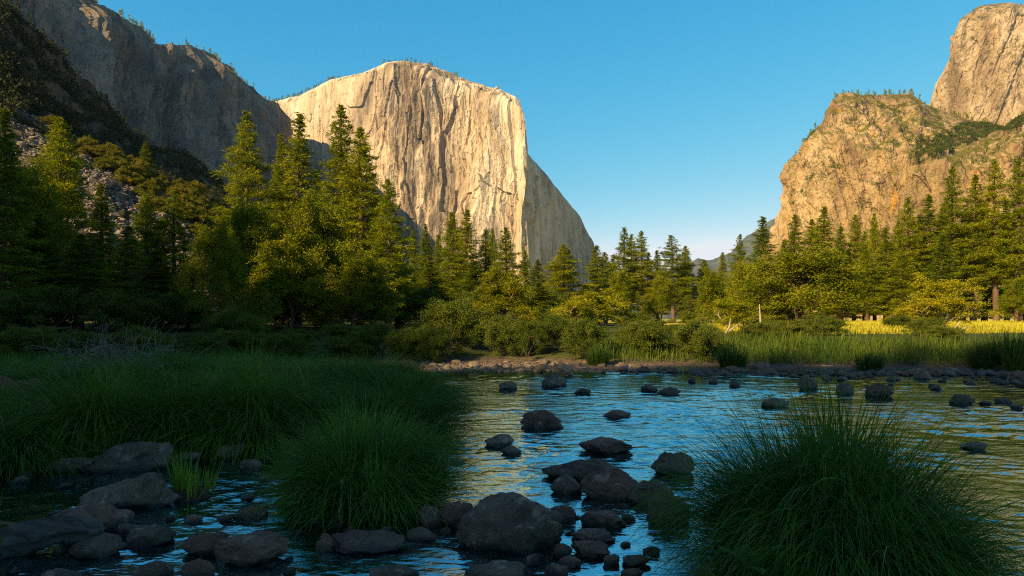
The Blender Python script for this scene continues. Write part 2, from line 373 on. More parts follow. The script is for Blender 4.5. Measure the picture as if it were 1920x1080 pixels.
# ------------------------------------------------------------------ mountains: walls of rock laid out in plan with real depth
def relief(name, cols, nu, rows, disp, mat, label, back=500, smooth=False):
    K = len(cols[0]); P = np.array([[at(*k) for k in c] for c in cols])            # (ncol, K, 3)
    px = np.array([[k[0] for k in c] for c in cols]).mean(1)
    s = np.concatenate([[0], np.cumsum(np.maximum(np.abs(np.diff(px)), 6.0))])
    t = np.linspace(0, s[-1], nu); Q = np.empty((nu, K, 3))
    for k in range(K):
        for a in range(3): Q[:, k, a] = np.interp(t, s, P[:, k, a])
    R = []
    for k in range(K - 1):
        f = np.linspace(0, 1, rows[k], endpoint=(k == K - 2))
        R.append(Q[:, None, k] * (1 - f)[None, :, None] + Q[:, None, k + 1] * f[None, :, None])
    G = np.concatenate(R, 1).transpose(1, 0, 2)                                     # (nv, nu, 3)
    nv = G.shape[0]
    du = np.gradient(G, axis=1); dv = np.gradient(G, axis=0)
    for _ in range(6):                                                              # soften the normals used for pushing
        du[:, 1:-1] = (du[:, :-2] + 2 * du[:, 1:-1] + du[:, 2:]) / 4; dv[1:-1] = (dv[:-2] + 2 * dv[1:-1] + dv[2:]) / 4
    nrm = unit(np.cross(du, dv))
    arc = np.cumsum(np.linalg.norm(du[:, :, :2], axis=2), axis=1); arc = np.repeat(arc[nv // 2][None], nv, 0)
    vv = np.repeat(np.linspace(0, 1, nv)[:, None], nu, 1)
    d = disp(arc, G[..., 2], vv, G)
    G = G + nrm * d[..., None]
    top = G[-1]; ext = []
    for dy, dz in ((back * .3, -4), (back, -60), (back * 1.3, -1e9)):
        r = top.copy(); r[:, :2] += unit(top[:, :2]) * dy; r[:, 2] = np.maximum(r[:, 2] + dz, -5.0); ext.append(r)
    bot = G[0].copy(); bot[:, 2] = -5
    G = np.concatenate([bot[None], G, np.array(ext)], 0)
    me = mesh_np(name, G.reshape(-1, 3), grid_faces(G.shape[0], nu), smooth)
    return tag(link(name, me, mat), label=label, kind='structure'), G

def slabs(u, z, w, h, seed):
    uu = u + fbm(u / (w * 3), z / (h * 1.5), 0, 2, seed + 3) * w * .55
    zz = z + fbm(u / (w * .8), z / (h * 2), 1.5, 1, seed + 5) * h * .8
    return cells(uu / w, zz / h, seed)

def d_cap(u, z, v, G):
    w = u + 14 * fbm(u / 220, z / 420, 0, 2, 2)
    d = 34 * ridged(w / 240, z / 1300, 2, 3) + 20 * ridged(w / 100 + .4 * vnoise(u / 200, z / 300, 0, 8), z / 620, 2, 7) + 9 * ridged(w / 34, z / 260, 2, 9)
    d += 14 * slabs(u, z, 75, 460, 11) + 7 * slabs(u, z, 30, 220, 12) + 3 * slabs(u, z, 12, 90, 13)
    d += 7 * fbm(u / 40, z / 110, 0, 5, 21, .55)
    px = 960 + G[..., 0] / G[..., 1] * F
    k = (.35 + .65 * sst((px - 640) / 110)) * (1 - .6 * sst((px - 986) / 14)) * (1 - .8 * np.exp(-((px - 974) / 13.0) ** 2))
    # long diagonal flake low on the right half of the face, shadowed on its right
    py = HZ - (G[..., 2] - EYE) / G[..., 1] * F
    e = px - (884 + (py - 380) * .42)
    d += 20 * np.exp(-((e + 9) / 9.0) ** 2) * sst((py - 360) / 25) * sst((470 - py) / 30)
    return d * k * (.12 + .88 * sst((1 - v) * 5))
o, G_cap = relief('granite_monolith', [
    [(465, 545, 3500), (470, 222, 3540), (470, 207, 3750)], [(515, 545, 3340), (515, 205, 3420), (515, 190, 3580)],
    [(560, 545, 3200), (560, 190, 3280), (560, 180, 3420)], [(620, 545, 3060), (620, 160, 3140), (620, 150, 3260)],
    [(680, 545, 2930), (680, 143, 3010), (680, 137, 3090)], [(720, 545, 2850), (720, 128, 2935), (720, 119, 3000)],
    [(757, 545, 2790), (757, 126, 2880), (757, 113, 2960)], [(800, 545, 2720), (800, 138, 2800), (800, 121, 2900)],
    [(850, 545, 2650), (850, 156, 2720), (850, 139, 2830)], [(900, 545, 2580), (900, 174, 2640), (900, 159, 2750)],
    [(942, 545, 2515), (940, 186, 2570), (940, 172, 2650)], [(976, 545, 2462), (966, 196, 2510), (966, 181, 2570)],
    [(995, 545, 2440), (976, 204, 2500), (974, 188, 2570)], [(998, 545, 2500), (980, 292, 2560), (981, 282, 2590)],
    [(1015, 545, 2720), (1012, 322, 2780), (1010, 311, 2800)], [(1052, 545, 3080), (1052, 370, 3140), (1050, 360, 3160)],
    [(1092, 545, 3480), (1090, 417, 3530), (1088, 407, 3550)], [(1112, 545, 3740), (1110, 464, 3780), (1109, 454, 3800)],
    [(1122, 545, 3880), (1118, 524, 3910), (1117, 517, 3930)]],
    620, (330, 40), d_cap, M['capitan'], 'huge pale golden granite monolith with sheer face and shaded right flank', 700)

def d_wall(u, z, v, G):
    px = 960 + G[..., 0] / G[..., 1] * F
    d = 34 * ridged(u / 210, z / 1500, 2, 43) + 18 * ridged(u / 60, z / 420, 3, 47)
    d += 6 * slabs(u, z, 42, 260, 51) + 4 * slabs(u, z, 18, 120, 52) + 2 * slabs(u, z, 8, 50, 53) + 7 * fbm(u / 28, z / 60, 0, 5, 61, .55)
    d -= 70 * np.exp(-((px - 316 - (v - .5) * -14) / 11.0) ** 2) * sst((1.02 - v) * 5)
    d += 34 * np.exp(-((px - 372) / 20.0) ** 2) * sst((v - .62) * 5) + 22 * np.exp(-((px - 318) / 14.0) ** 2) * sst((v - .85) * 8)
    d += 25 * np.exp(-((px - 215) / 28.0) ** 2) * sst((v - .7) * 5)
    return d * (.3 + .7 * sst((1 - v) * 7))
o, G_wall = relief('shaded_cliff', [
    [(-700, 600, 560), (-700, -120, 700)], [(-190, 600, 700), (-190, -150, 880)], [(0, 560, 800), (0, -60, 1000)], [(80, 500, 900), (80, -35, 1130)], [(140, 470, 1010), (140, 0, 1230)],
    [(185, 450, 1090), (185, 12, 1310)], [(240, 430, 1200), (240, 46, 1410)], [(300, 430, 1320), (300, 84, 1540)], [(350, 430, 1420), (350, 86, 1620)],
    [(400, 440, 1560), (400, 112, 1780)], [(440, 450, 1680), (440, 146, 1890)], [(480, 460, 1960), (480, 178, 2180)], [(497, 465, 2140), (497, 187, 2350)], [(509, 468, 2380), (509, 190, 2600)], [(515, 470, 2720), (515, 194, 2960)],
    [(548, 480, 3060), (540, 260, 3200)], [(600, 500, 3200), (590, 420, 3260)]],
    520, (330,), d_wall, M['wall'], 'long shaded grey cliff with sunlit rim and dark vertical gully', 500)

def d_low(u, z, v, G):
    w = u + z * .25
    d = 10 * ridged(w / 90, z / 300, 3, 73) + 8 * fbm(w / 40, z / 80, 0, 5, 77, .55) + 2.5 * slabs(w, z, 22, 110, 81) + 1.3 * slabs(w, z, 9, 45, 82)
    return (d + 2.6 * fbm(u / 9, z / 10, 0, 4, 91, .6)) * (.25 + .75 * sst((1 - v) * 5))
o, G_low = relief('ochre_cliff', [
    [(p, 600, y0 - 10), (p, r, y1), (p, c, y2)] for p, y0, r, y1, c, y2 in (
        (1440, 1270, 462, 1275, 455, 1285), (1461, 1190, 428, 1200, 418, 1210), (1480, 1140, 335, 1170, 309, 1190), (1512, 1100, 305, 1140, 270, 1180),
        (1540, 1070, 285, 1115, 232, 1180), (1558, 1050, 280, 1100, 192, 1200), (1575, 1040, 278, 1090, 177, 1230), (1640, 1000, 288, 1050, 178, 1300),
        (1703, 970, 302, 1020, 177, 1330), (1735, 955, 308, 1000, 198, 1340), (1800, 930, 318, 970, 222, 1360), (1850, 910, 316, 950, 232, 1370),
        (1885, 905, 288, 935, 238, 1380), (1925, 900, 255, 930, 215, 1385), (2050, 880, 210, 920, 190, 1400))],
    440, (190, 150), d_low, M['peaks'], 'sunlit ochre cliff with brushy bench on the right side', 400)

def d_up(u, z, v, G):
    w = u - z * .3
    d = 12 * ridged(w / 130, z / 500, 3, 103) + 8 * fbm(w / 50, z / 110, 0, 5, 107, .55) + 3 * slabs(w, z, 30, 160, 111) + 1.5 * slabs(w, z, 12, 60, 112)
    return (d + 2.4 * fbm(u / 11, z / 14, 0, 4, 121, .6)) * (.25 + .75 * sst((1 - v) * 6))
o, G_up = relief('granite_dome', [
    [(p, 260, y0), (p, r, y1), (p, c, y2)] for p, y0, r, y1, c, y2 in (
        (1732, 1560, 222, 1565, 212, 1580), (1741, 1530, 205, 1550, 193, 1570), (1752, 1510, 175, 1535, 157, 1560), (1768, 1490, 150, 1520, 134, 1550),
        (1786, 1470, 122, 1505, 106, 1540), (1791, 1465, 84, 1500, 62, 1540), (1801, 1460, 62, 1495, 36, 1560), (1840, 1440, 45, 1480, 12, 1600),
        (1885, 1420, 40, 1460, 5, 1620), (1925, 1400, 40, 1450, 10, 1620), (2050, 1380, 50, 1440, 25, 1640))],
    280, (170, 50), d_up, M['upper'], 'tall tan granite dome at the top right corner', 400)

def d_hill(u, z, v, G):
    k = sst((v - .45) * 5)
    return (2.2 + 3.5 * k) * fbm(u / 22, z / 22, 0, 4, 133) + 9 * k * fbm(u / 60, z / 60, 0, 2, 135) + 2.2 * k * slabs(u, z, 14, 26, 137) + 1.3 * fbm(u / 6, z / 6, 0, 3, 139)
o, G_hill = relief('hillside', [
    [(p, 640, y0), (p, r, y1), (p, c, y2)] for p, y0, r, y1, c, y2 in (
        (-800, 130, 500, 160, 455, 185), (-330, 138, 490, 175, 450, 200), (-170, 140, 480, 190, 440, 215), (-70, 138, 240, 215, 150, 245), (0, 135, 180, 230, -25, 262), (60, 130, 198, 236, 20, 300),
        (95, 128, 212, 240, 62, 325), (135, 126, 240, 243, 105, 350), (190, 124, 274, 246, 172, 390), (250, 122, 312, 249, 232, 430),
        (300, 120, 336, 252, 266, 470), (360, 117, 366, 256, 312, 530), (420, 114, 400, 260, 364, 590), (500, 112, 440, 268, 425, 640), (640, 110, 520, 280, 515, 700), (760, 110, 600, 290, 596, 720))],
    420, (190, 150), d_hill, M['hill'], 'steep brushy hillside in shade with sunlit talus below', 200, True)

def d_far(u, z, v, G): return 60 * ridged(u / 500, z / 900, 3, 151) + 20 * fbm(u / 120, z / 150, 0, 4, 155)
relief('hills', [[(p, 560, 6500), (p, c, 7600)] for p, c in ((1180, 540), (1260, 515), (1310, 496), (1345, 482), (1372, 462), (1400, 444), (1425, 436), (1455, 420), (1500, 405), (1600, 400))],
       160, (60,), d_far, M['far'], 'hazy blue distant forested ridge beside the ochre cliff', 900)

# ------------------------------------------------------------------ trees
def conifer(name, seed, H, R, base, nb, kind, mat):
    """a prototype conifer of height H: Empty > trunk (with its limbs), crown (needle sprays in tufts along every limb)"""
    g = np.random.default_rng(seed)
    zz = np.linspace(0, H, 12); wob = np.cumsum(g.normal(0, .05, (12, 2)), 0) * (H / 20)
    tp = np.stack([wob[:, 0], wob[:, 1], zz], 1); tr = (.0105 if kind == 'pine' else .014) * H * (1 - zz / H) ** .8 + .02
    lines = [(tp, tr)]; cc, dd = [], []
    for i in range(nb):
        t = base + (1 - base) * ((i + g.random()) / nb) ** (.92 if kind != 'fir' else .8)
        f = (1 - t) / (1 - base)
        prof = {'pine': f ** .88 * min(1, .35 + (1 - f) * 4), 'fir': f ** 1.0 * min(1, .7 + (1 - f) * 3), 'cedar': f ** .8 * min(1, .55 + (1 - f) * 4)}[kind]
        L = R * prof * g.uniform(.42, 1.25) + .16
        if kind == 'pine' and g.random() < .12: L *= .45
        az = i * 2.39996 + g.normal(0, .5)
        el = {'pine': -.12 + .85 * t ** 3, 'fir': -.30 + .95 * t ** 2.5, 'cedar': -.05 + .8 * t ** 2}[kind] + g.normal(0, .12)
        u = np.array([math.cos(az) * math.cos(el), math.sin(az) * math.cos(el), math.sin(el)])
        o0 = np.array([np.interp(t * H, zz, wob[:, 0]), np.interp(t * H, zz, wob[:, 1]), t * H])
        s = np.linspace(0, 1, 5)[:, None]
        curve = {'pine': .12, 'fir': .10, 'cedar': -.10}[kind]
        pts = o0 + u * s * L + np.array([0, 0, 1]) * curve * L * s ** 2
        lines.append((pts, (.012 + .012 * L) * (1 - .85 * s[:, 0])))
        k = max(2, int(L / .38)); lat = np.array([-u[1], u[0], 0])
        for j in range(k):
            q = .22 + .78 * (j + .6) / k
            p = o0 + u * q * L + np.array([0, 0, 1]) * curve * L * q * q
            side = (1.05 - q) * L * .38
            for sgn in ((0,) if side < .12 else (-1, 1)):
                c = p + lat * sgn * side * g.uniform(.5, 1.1) + g.normal(0, .07, 3)
                if kind == 'fir': c = c - np.array([0, 0, .10 * L * abs(sgn)])
                cc.append(c); dd.append(unit(u * .8 + lat * sgn * .6))
    for j in range(8): cc.append([wob[-1, 0], wob[-1, 1], H - j * .13 * H / 20]); dd.append([0, 0, 1.0])
    cc = np.array(cc); dd = np.array(dd); nbl = {'pine': 30, 'fir': 28, 'cedar': 28}[kind]
    c = np.repeat(cc, nbl, 0); d = np.repeat(dd, nbl, 0); n_ = len(c)
    if kind == 'pine':
        d = unit(g.normal(size=(n_, 3)) + d * .7 + np.array([0, 0, .55])); c = c + g.normal(0, .11, (n_, 3)); l = g.uniform(.22, .46, n_); w = g.uniform(.018, .042, n_)
    elif kind == 'fir':
        d = unit(g.normal(size=(n_, 3)) * np.array([.8, .8, .35]) + d * .9 - np.array([0, 0, .12])); c = c + g.normal(0, .16, (n_, 3)) * np.array([1, 1, .4]); l = g.uniform(.20, .44, n_); w = g.uniform(.020, .046, n_)
    else:
        d = unit(g.normal(size=(n_, 3)) * .6 + d * .8 + np.array([0, 0, .35])); c = c + g.normal(0, .16, (n_, 3)); l = g.uniform(.18, .38, n_); w = g.uniform(.022, .05, n_)
    l = l * (.38 + .62 * np.clip((H - c[:, 2]) / (.2 * H), 0, 1)); ax = np.repeat(cc, nbl, 0); c = ax + (c - ax) * (.35 + .65 * np.clip((H - ax[:, 2:]) / (.2 * H), 0, 1))
    root = bpy.data.objects.new(name, None); C.objects.link(root); root.empty_display_size = .5
    link('trunk', mesh_np('trunk', *tubes([lines[0]], 9)), M['bark'], root)
    link('limbs', mesh_np('limbs', *tubes(lines[1:], 4)), M['bark'], root)
    link('crown', mesh_np('crown', *blades(c, d, l, w, g), smooth=False), M[mat], root)
    root['h'] = H; root['r'] = R
    return root

def broadleaf(name, seed, H, R, stems, mat, bark='bark', leafsize=.13, per=34, low=.15, lean=.35, droop=0.0, levels=3, fan=(5, 5)):
    """a prototype broad leaved tree or bush: Empty > trunk (stems, limbs and twigs), crown"""
    g = np.random.default_rng(seed); lines = []; tips = []
    def grow(p, u, L, r, lev):
        s = np.linspace(0, 1, 5); pts = [p]; v = u.copy()
        for k in range(4):
            v = unit(v + g.normal(0, .16, 3) + np.array([0, 0, .10 if lev < 2 else -droop])); pts.append(pts[-1] + v * L / 4)
        pts = np.array(pts); lines.append((pts, r * (1 - .72 * s)))
        if lev >= levels:
            for q in (.45, .75, 1.0): tips.append((pts[int(q * 4)], v))
            return
        nch = fan[0] if lev == 0 else fan[1]
        for i in range(nch):
            q = low + (1 - low) * (i + g.random()) / nch if lev == 0 else g.uniform(.3, 1)
            k = min(int(q * 4), 3); p0 = pts[k] + (pts[k + 1] - pts[k]) * (q * 4 - k)
            az = i * 2.4 + g.random() * 1.2; a = g.uniform(.55, 1.1)
            t0 = unit(pts[k + 1] - pts[k]); sd = unit(np.cross(t0, np.array([math.cos(az), math.sin(az), .3])))
            w = unit(t0 * math.cos(a) + sd * math.sin(a))
            grow(p0, w, L * g.uniform(.42, .68) * (1.15 - .45 * q if lev == 0 else 1), r * .5, lev + 1)
    for i in range(stems):
        az = i / stems * 6.283 + g.random(); le = lean * g.uniform(.4, 1.2) if stems > 1 else lean * .25 * g.random()
        u = unit(np.array([math.cos(az) * le, math.sin(az) * le, 1.0]))
        grow(np.array([math.cos(az), math.sin(az), 0]) * (.12 * (stems > 1)), u, .8 * H * g.uniform(.75, 1.0) / (1 if stems == 1 else 1.05), .018 * H / stems ** .4, 0)
    P = np.array([t[0] for t in tips]); Dv = np.array([t[1] for t in tips])
    lim = np.array([R, R, H]); ex = np.array([np.percentile(np.abs(P[:, 0]), 96), np.percentile(np.abs(P[:, 1]), 96), P[:, 2].max()])
    sc = lim / ex * np.array([.93, .93, .97])
    tp_ = lambda p: p * sc * np.concatenate([np.repeat((1.18 - .62 * np.clip(p[:, 2:] * sc[2] / H, 0, 1) ** 1.4), 2, 1), np.ones((len(p), 1))], 1)
    P = tp_(P); lines = [(tp_(p), r) for p, r in lines]
    n_ = len(P) * per; c = np.repeat(P, per, 0) + g.normal(0, .042 * R + .09, (n_, 3)) * np.array([1, 1, .75])
    c[:, 2] = np.maximum(c[:, 2], .05)
    d = unit(g.normal(size=(n_, 3)) + np.repeat(Dv, per, 0) * .5 + np.array([0, 0, .1 - droop]))
    l = g.uniform(.7, 1.3, n_) * leafsize; w = l * g.uniform(.2, .34, n_)
    root = bpy.data.objects.new(name, None); C.objects.link(root); root.empty_display_size = .5
    main = lines[:1] if stems == 1 else [x for x in lines if x[1][0] > .012 * H / stems ** .4]
    rest = [x for x in lines if not any(x is y for y in main)]
    link('trunk', mesh_np('trunk', *tubes(main, 7)), M[bark], root)
    link('limbs', mesh_np('limbs', *tubes(rest, 4)), M[bark], root)
    link('crown', mesh_np('crown', *blades(c, d, l, w, g), smooth=False), M[mat], root)
    root['h'] = H; root['r'] = R
    return root

PROTO = {}
def proto(key, fn, name, *a, **k): PROTO[key] = [fn, name, a, k, None]
for i in range(4): proto('P%d' % i, conifer, 'pine_tree', 11 + i, 22, (3.5, 3.0, 3.9, 2.7)[i], (.20, .16, .26, .22)[i], (125, 135, 110, 130)[i], 'pine', 'pine')
proto('P4', conifer, 'pine_tree', 19, 24, 2.9, .24, 120, 'pine', 'pine')
for i in range(3): proto('F%d' % i, conifer, 'fir_tree', 31 + i, 20, (3.3, 2.9, 2.5)[i], (.08, .10, .13)[i], (170, 165, 160)[i], 'fir', 'fir')
for i in range(2): proto('C%d' % i, conifer, 'cedar_tree', 51 + i, 19, (2.7, 3.2)[i], (.10, .14)[i], (150, 150)[i], 'cedar', 'pine')
for i in range(3): proto('B%d' % i, broadleaf, 'broadleaf_tree', 71 + i, 12, (4.4, 4.0, 3.4)[i], (1, 2, 1)[i], 'leaf', fan=((13, 6), (10, 5), (13, 6))[i], levels=3, per=26, leafsize=.19, low=.05)
for i in range(2): proto('W%d' % i, broadleaf, 'willow_bush', 91 + i, 4.2, (2.7, 3.0)[i], 5, 'willow', fan=(6, 5), levels=2, per=70, leafsize=.13, low=.05, lean=.7)
for i in range(2): proto('L%d' % i, broadleaf, 'cottonwood_tree', 101 + i, 7.5, (3.0, 2.6)[i], 3, 'lightleaf', 'palebark', fan=(6, 5), levels=2, per=60, leafsize=.17, low=.12, lean=.5)
for i in range(2): proto('O%d' % i, broadleaf, 'oak_bush', 111 + i, 5, (3.6, 3.2)[i], 4, 'olive', fan=(6, 4), levels=2, per=60, leafsize=.26, low=.1, lean=.8)

def plant(key, px, py, Y, label, group, wid=None, zb=None, rot=None, cat=None):
    """tree or bush whose top shows at (px, py) when it stands Y metres out; wid = crown width in photo pixels"""
    e = PROTO[key]; fn, name, a, k, o0 = e
    if o0 is None: o = e[4] = fn(name, *a, **k)
    else: o = copy_tree(o0)
    top = at(px, py, Y); z0 = float(ground_z(top[0], Y)) - .08 if zb is None else zb
    sz = (top[2] - z0) / o['h']; sx = sz if wid is None else wid / F * Y / 2 / o['r'] * ((1.75 if Y < 100 else 1.35) if key[0] == 'P' else (1.55 if Y < 100 else 1.3) if key[0] in 'FC' else 1.1)
    if key[0] == 'W': sx = min(sx, sz * 1.6)
    o.location = (top[0], Y, z0); o.scale = (sx, sx, sz)
    plant.n += 1; o.rotation_euler = (0, 0, plant.n * 2.39 if rot is None else rot)
    tag(o, label, cat or ('bush' if key[0] in 'WO' else 'tree'), group)
    return o
plant.n = 0

gC, gB, gS = 'conifers standing beyond the river', 'broadleaf trees along the far bank', 'bushes along the far bank'
for r in [
 # left wood, dark below and sunlit at the tops
 ('C1', 112, 222, 80, 'broad sunlit conifer, tallest of the dark left wood before the talus slope', 150),
 ('B1', 36, 285, 62, 'dense tree with lit top at the left edge of the photo', 150),
 ('F0', 2, 205, 55, 'dark conifer cut off by the left edge of the photo', 110),
 ('F1', 190, 345, 76, 'slim conifer rising just right of the broad tall conifer on the left', 80),
 ('C0', 274, 362, 88, 'narrow conifer, left one of the pair in front of the talus', 85),
 ('P0', 322, 358, 90, 'narrow conifer, right one of the pair in front of the talus', 95),
 ('F2', 240, 425, 70, 'short dark conifer between the slim conifer and the talus pair', 85),
 ('F0', 65, 400, 60, 'dark shaded conifer low in the left wood under the edge tree', 130),
 ('F1', 150, 440, 58, 'dark shaded conifer below the broad sunlit conifer on the left', 130),
 ('F0', 300, 470, 62, 'dark shaded conifer below the pair in front of the talus', 120),
 ('F2', 355, 505, 66, 'dark shaded conifer left of the big lit broadleaf tree', 90),
 # tall pines before the pale monolith
 ('P0', 470, 212, 82, 'tall ragged pine left of the slender pointed fir', 120),
 ('F2', 528, 253, 88, 'slender pointed fir between the ragged pine and the full pine', 62),
 ('F0', 558, 213, 82, 'tall full conifer against the shaded cliff foot', 118),
 ('P1', 633, 200, 78, 'tallest pine, its tip against the pale monolith', 108),
 ('P3', 672, 240, 76, 'dark sided pine right beside the tallest pine', 110),
 ('P1', 730, 338, 63, 'lone pointed pine in front of the monolith foot', 78),
 ('F2', 775, 432, 116, 'leftmost of three small spires below the monolith', 46),
 ('F1', 797, 421, 114, 'middle and tallest of three small spires below the monolith', 54),
 ('F2', 822, 441, 118, 'rightmost of three small spires below the monolith', 44),
 ('C0', 849, 400, 112, 'left one of twin conifers before the golden face', 80),
 ('F0', 876, 393, 110, 'right one of twin conifers before the golden face', 88),
 ('F2', 911, 431, 116, 'dark small spire between the twin conifers and the lit pine', 52),
 ('C0', 924, 430, 120, 'pale thin spire touching the dark small spire', 40),
 ('P1', 948, 428, 104, 'lit pine in front of the monolith nose', 84),
 ('F2', 1009, 487, 119, 'small conifer top under the shaded monolith flank', 56),
 ('C1', 1057, 459, 88, 'full rounded conifer under the shaded monolith flank', 96),
 ('F1', 1119, 461, 104, 'conifer at the right foot of the monolith', 80),
 ('C0', 1136, 474, 108, 'smaller conifer right behind the one at the monolith foot', 62),
 ('P4', 1172, 427, 118, 'tall pine, left of three against the open sky', 66),
 ('P3', 1184, 440, 124, 'middle pine of three against the open sky, half hidden', 56),
 ('P4', 1201, 434, 118, 'right pine of three against the open sky', 72),
 ('F2', 1216, 474, 130, 'grey green spire just right of the three sky pines', 44),
 ('F2', 1232, 470, 126, 'thin green spire left of the brown topped pine', 46),
 ('P2', 1262, 441, 116, 'broad pine with brownish top against the open sky', 96),
 ('C0', 1284, 462, 122, 'pine shoulder close behind the brown topped pine', 60),
 ('C0', 1322, 488, 124, 'low conifer top right of the brown topped pine', 62),
 ('F1', 1355, 474, 130, 'small dark conifer in front of the hazy far ridge', 44),
 ('P2', 1384, 441, 112, 'sparse crooked pine in front of the hazy far ridge', 60),
 ('F0', 1428, 407, 108, 'dark dense pointed conifer left of the ochre cliff', 92),
 # right wood below the ochre cliff
 ('P4', 1492, 404, 118, 'first pine left below the ochre cliff edge', 74),
 ('P3', 1520, 412, 124, 'second pine below the ochre cliff, partly hidden', 80),
 ('F0', 1548, 388, 118, 'full dark pine below the middle of the ochre cliff', 96),
 ('P1', 1600, 404, 124, 'slim pine right of the full dark pine', 72),
 ('C0', 1640, 402, 132, 'slim conifer left of the tall right wood', 52),
 ('F1', 1661, 428, 118, 'shorter lit conifer at the foot of the ochre cliff', 76),
 ('P4', 1700, 371, 124, 'pine at the left front of the tall right wood', 88),
 ('F0', 1741, 366, 126, 'broad conifer, second from left in the tall right wood', 96),
 ('P4', 1787, 314, 124, 'tall pine below the dark gully of the right cliff', 92),
 ('P4', 1826, 330, 122, 'tall pine with bare lit trunk in the right wood', 96),
 ('P4', 1868, 299, 120, 'tallest pine at the right, near the photo edge', 92),
 ('P4', 1908, 300, 118, 'tall pine cut off by the right edge', 96),
 ('F0', 1764, 440, 112, 'shorter dark conifer standing in front of the tall right wood', 90),
 ('C1', 1625, 470, 108, 'rounded lit conifer behind the open meadow', 88),
 ('F1', 1575, 465, 112, 'shaded conifer behind the big bankside broadleaf', 84),
 ('C0', 1690, 470, 106, 'lit conifer right of the meadow opening', 80),
 ('F1', 1472, 450, 134, 'conifer filling the gap between the dark pointed conifer and the first ochre pine', 70),
 ('F0', 1572, 425, 138, 'dim conifer right behind the full dark pine', 70),
 ('F1', 1622, 436, 140, 'dim conifer between the two slim pines below the ochre cliff', 66),
 ('C1', 1682, 418, 138, 'dim conifer behind the shorter lit conifer at the cliff foot', 70),
 ('F0', 1722, 410, 140, 'dim conifer behind the left front of the tall right wood', 76),
 ('F1', 1770, 385, 142, 'dim conifer behind the tall pine below the gully', 80),
 ('F0', 1806, 392, 140, 'dark conifer between the gully pine and the bare trunk pine', 84),
 ('F1', 1847, 380, 140, 'dark conifer behind the bare trunk pine', 84),
 ('F0', 1888, 384, 138, 'dark conifer behind the tallest right pine', 86),
 ('F1', 1925, 376, 138, 'dark conifer filling the right edge of the wood', 86),
 ('F2', 1150, 478, 128, 'small dark conifer left of the three sky pines', 50),
 ('F1', 985, 470, 112, 'dim conifer right of the lit pine below the nose', 56),
 ('F0', 590, 320, 92, 'dim conifer between the full pine and the tallest pine', 80),
 ('P1', 512, 330, 92, 'dim pine between the ragged pine and the slender fir', 70),
 ('F1', 702, 360, 88, 'dim conifer right below the dark sided pine', 70),
 # lower conifers that close the wood
 ('F0', 700, 430, 66, 'dense dark conifer under the dark sided pine', 96),
 ('C1', 745, 470, 70, 'half lit conifer below the lone pointed pine', 86),
 ('F0', 800, 490, 74, 'dark conifer in shade below the three small spires', 92),
 ('F1', 890, 490, 72, 'shaded conifer below the twin conifers', 92),
 ('F0', 1008, 530, 70, 'dark round topped conifer left of the full rounded conifer', 84),
 ('F1', 1095, 535, 84, 'shaded conifer behind the bright bankside willow', 80),
]:
    plant(*r[:4], r[4], gC, r[5])
for r in [
 ('B0', 412, 405, 50, 'big bright yellow green tree at the edge of the dark left wood', 120),
 ('B1', 474, 368, 60, 'large forked broadleaf tree below the ragged pine', 135),
 ('B0', 608, 358, 62, 'large spreading dark based broadleaf tree below the tallest pine', 150),
 ('B2', 545, 440, 56, 'shaded middle broadleaf tree between the two largest ones', 150),
 ('B2', 662, 470, 56, 'shaded broadleaf tree at the right of the spreading tree', 130),
 ('B2', 955, 498, 54, 'lit broadleaf tree below the monolith nose', 110),
 ('B1', 1242, 512, 84, 'pale green tree among the trunks below the sky pines', 62),
 ('B2', 1335, 498, 70, 'rounded olive tree left of the leaning white stem', 74),
 ('B0', 1405, 478, 66, 'lit tree left of the big bankside broadleaf', 100),
 ('B1', 1505, 462, 54, 'big wide bankside broadleaf, half lit half shaded', 200),
 ('B2', 1455, 500, 58, 'lit broadleaf just left behind the wide bankside one', 80),
 ('B2', 1160, 500, 80, 'pale broadleaf behind the bright willow', 60),
 ('L0', 1762, 515, 52, 'slender lit cottonwood at the right end of the meadow', 118),
 ('L1', 1715, 560, 50, 'dark shaded cottonwood splitting the meadow strip', 100),
 ('L1', 1120, 540, 46, 'bright yellow willow on the bank below the sky pines', 130),
 ('L0', 1380, 560, 48, 'light green sapling above the leaning white stem', 120),
 ('B2', 1908, 515, 92, 'dark broadleaf at the right edge of the meadow', 70),
]:
    plant(*r[:4], r[4], gB, r[5])
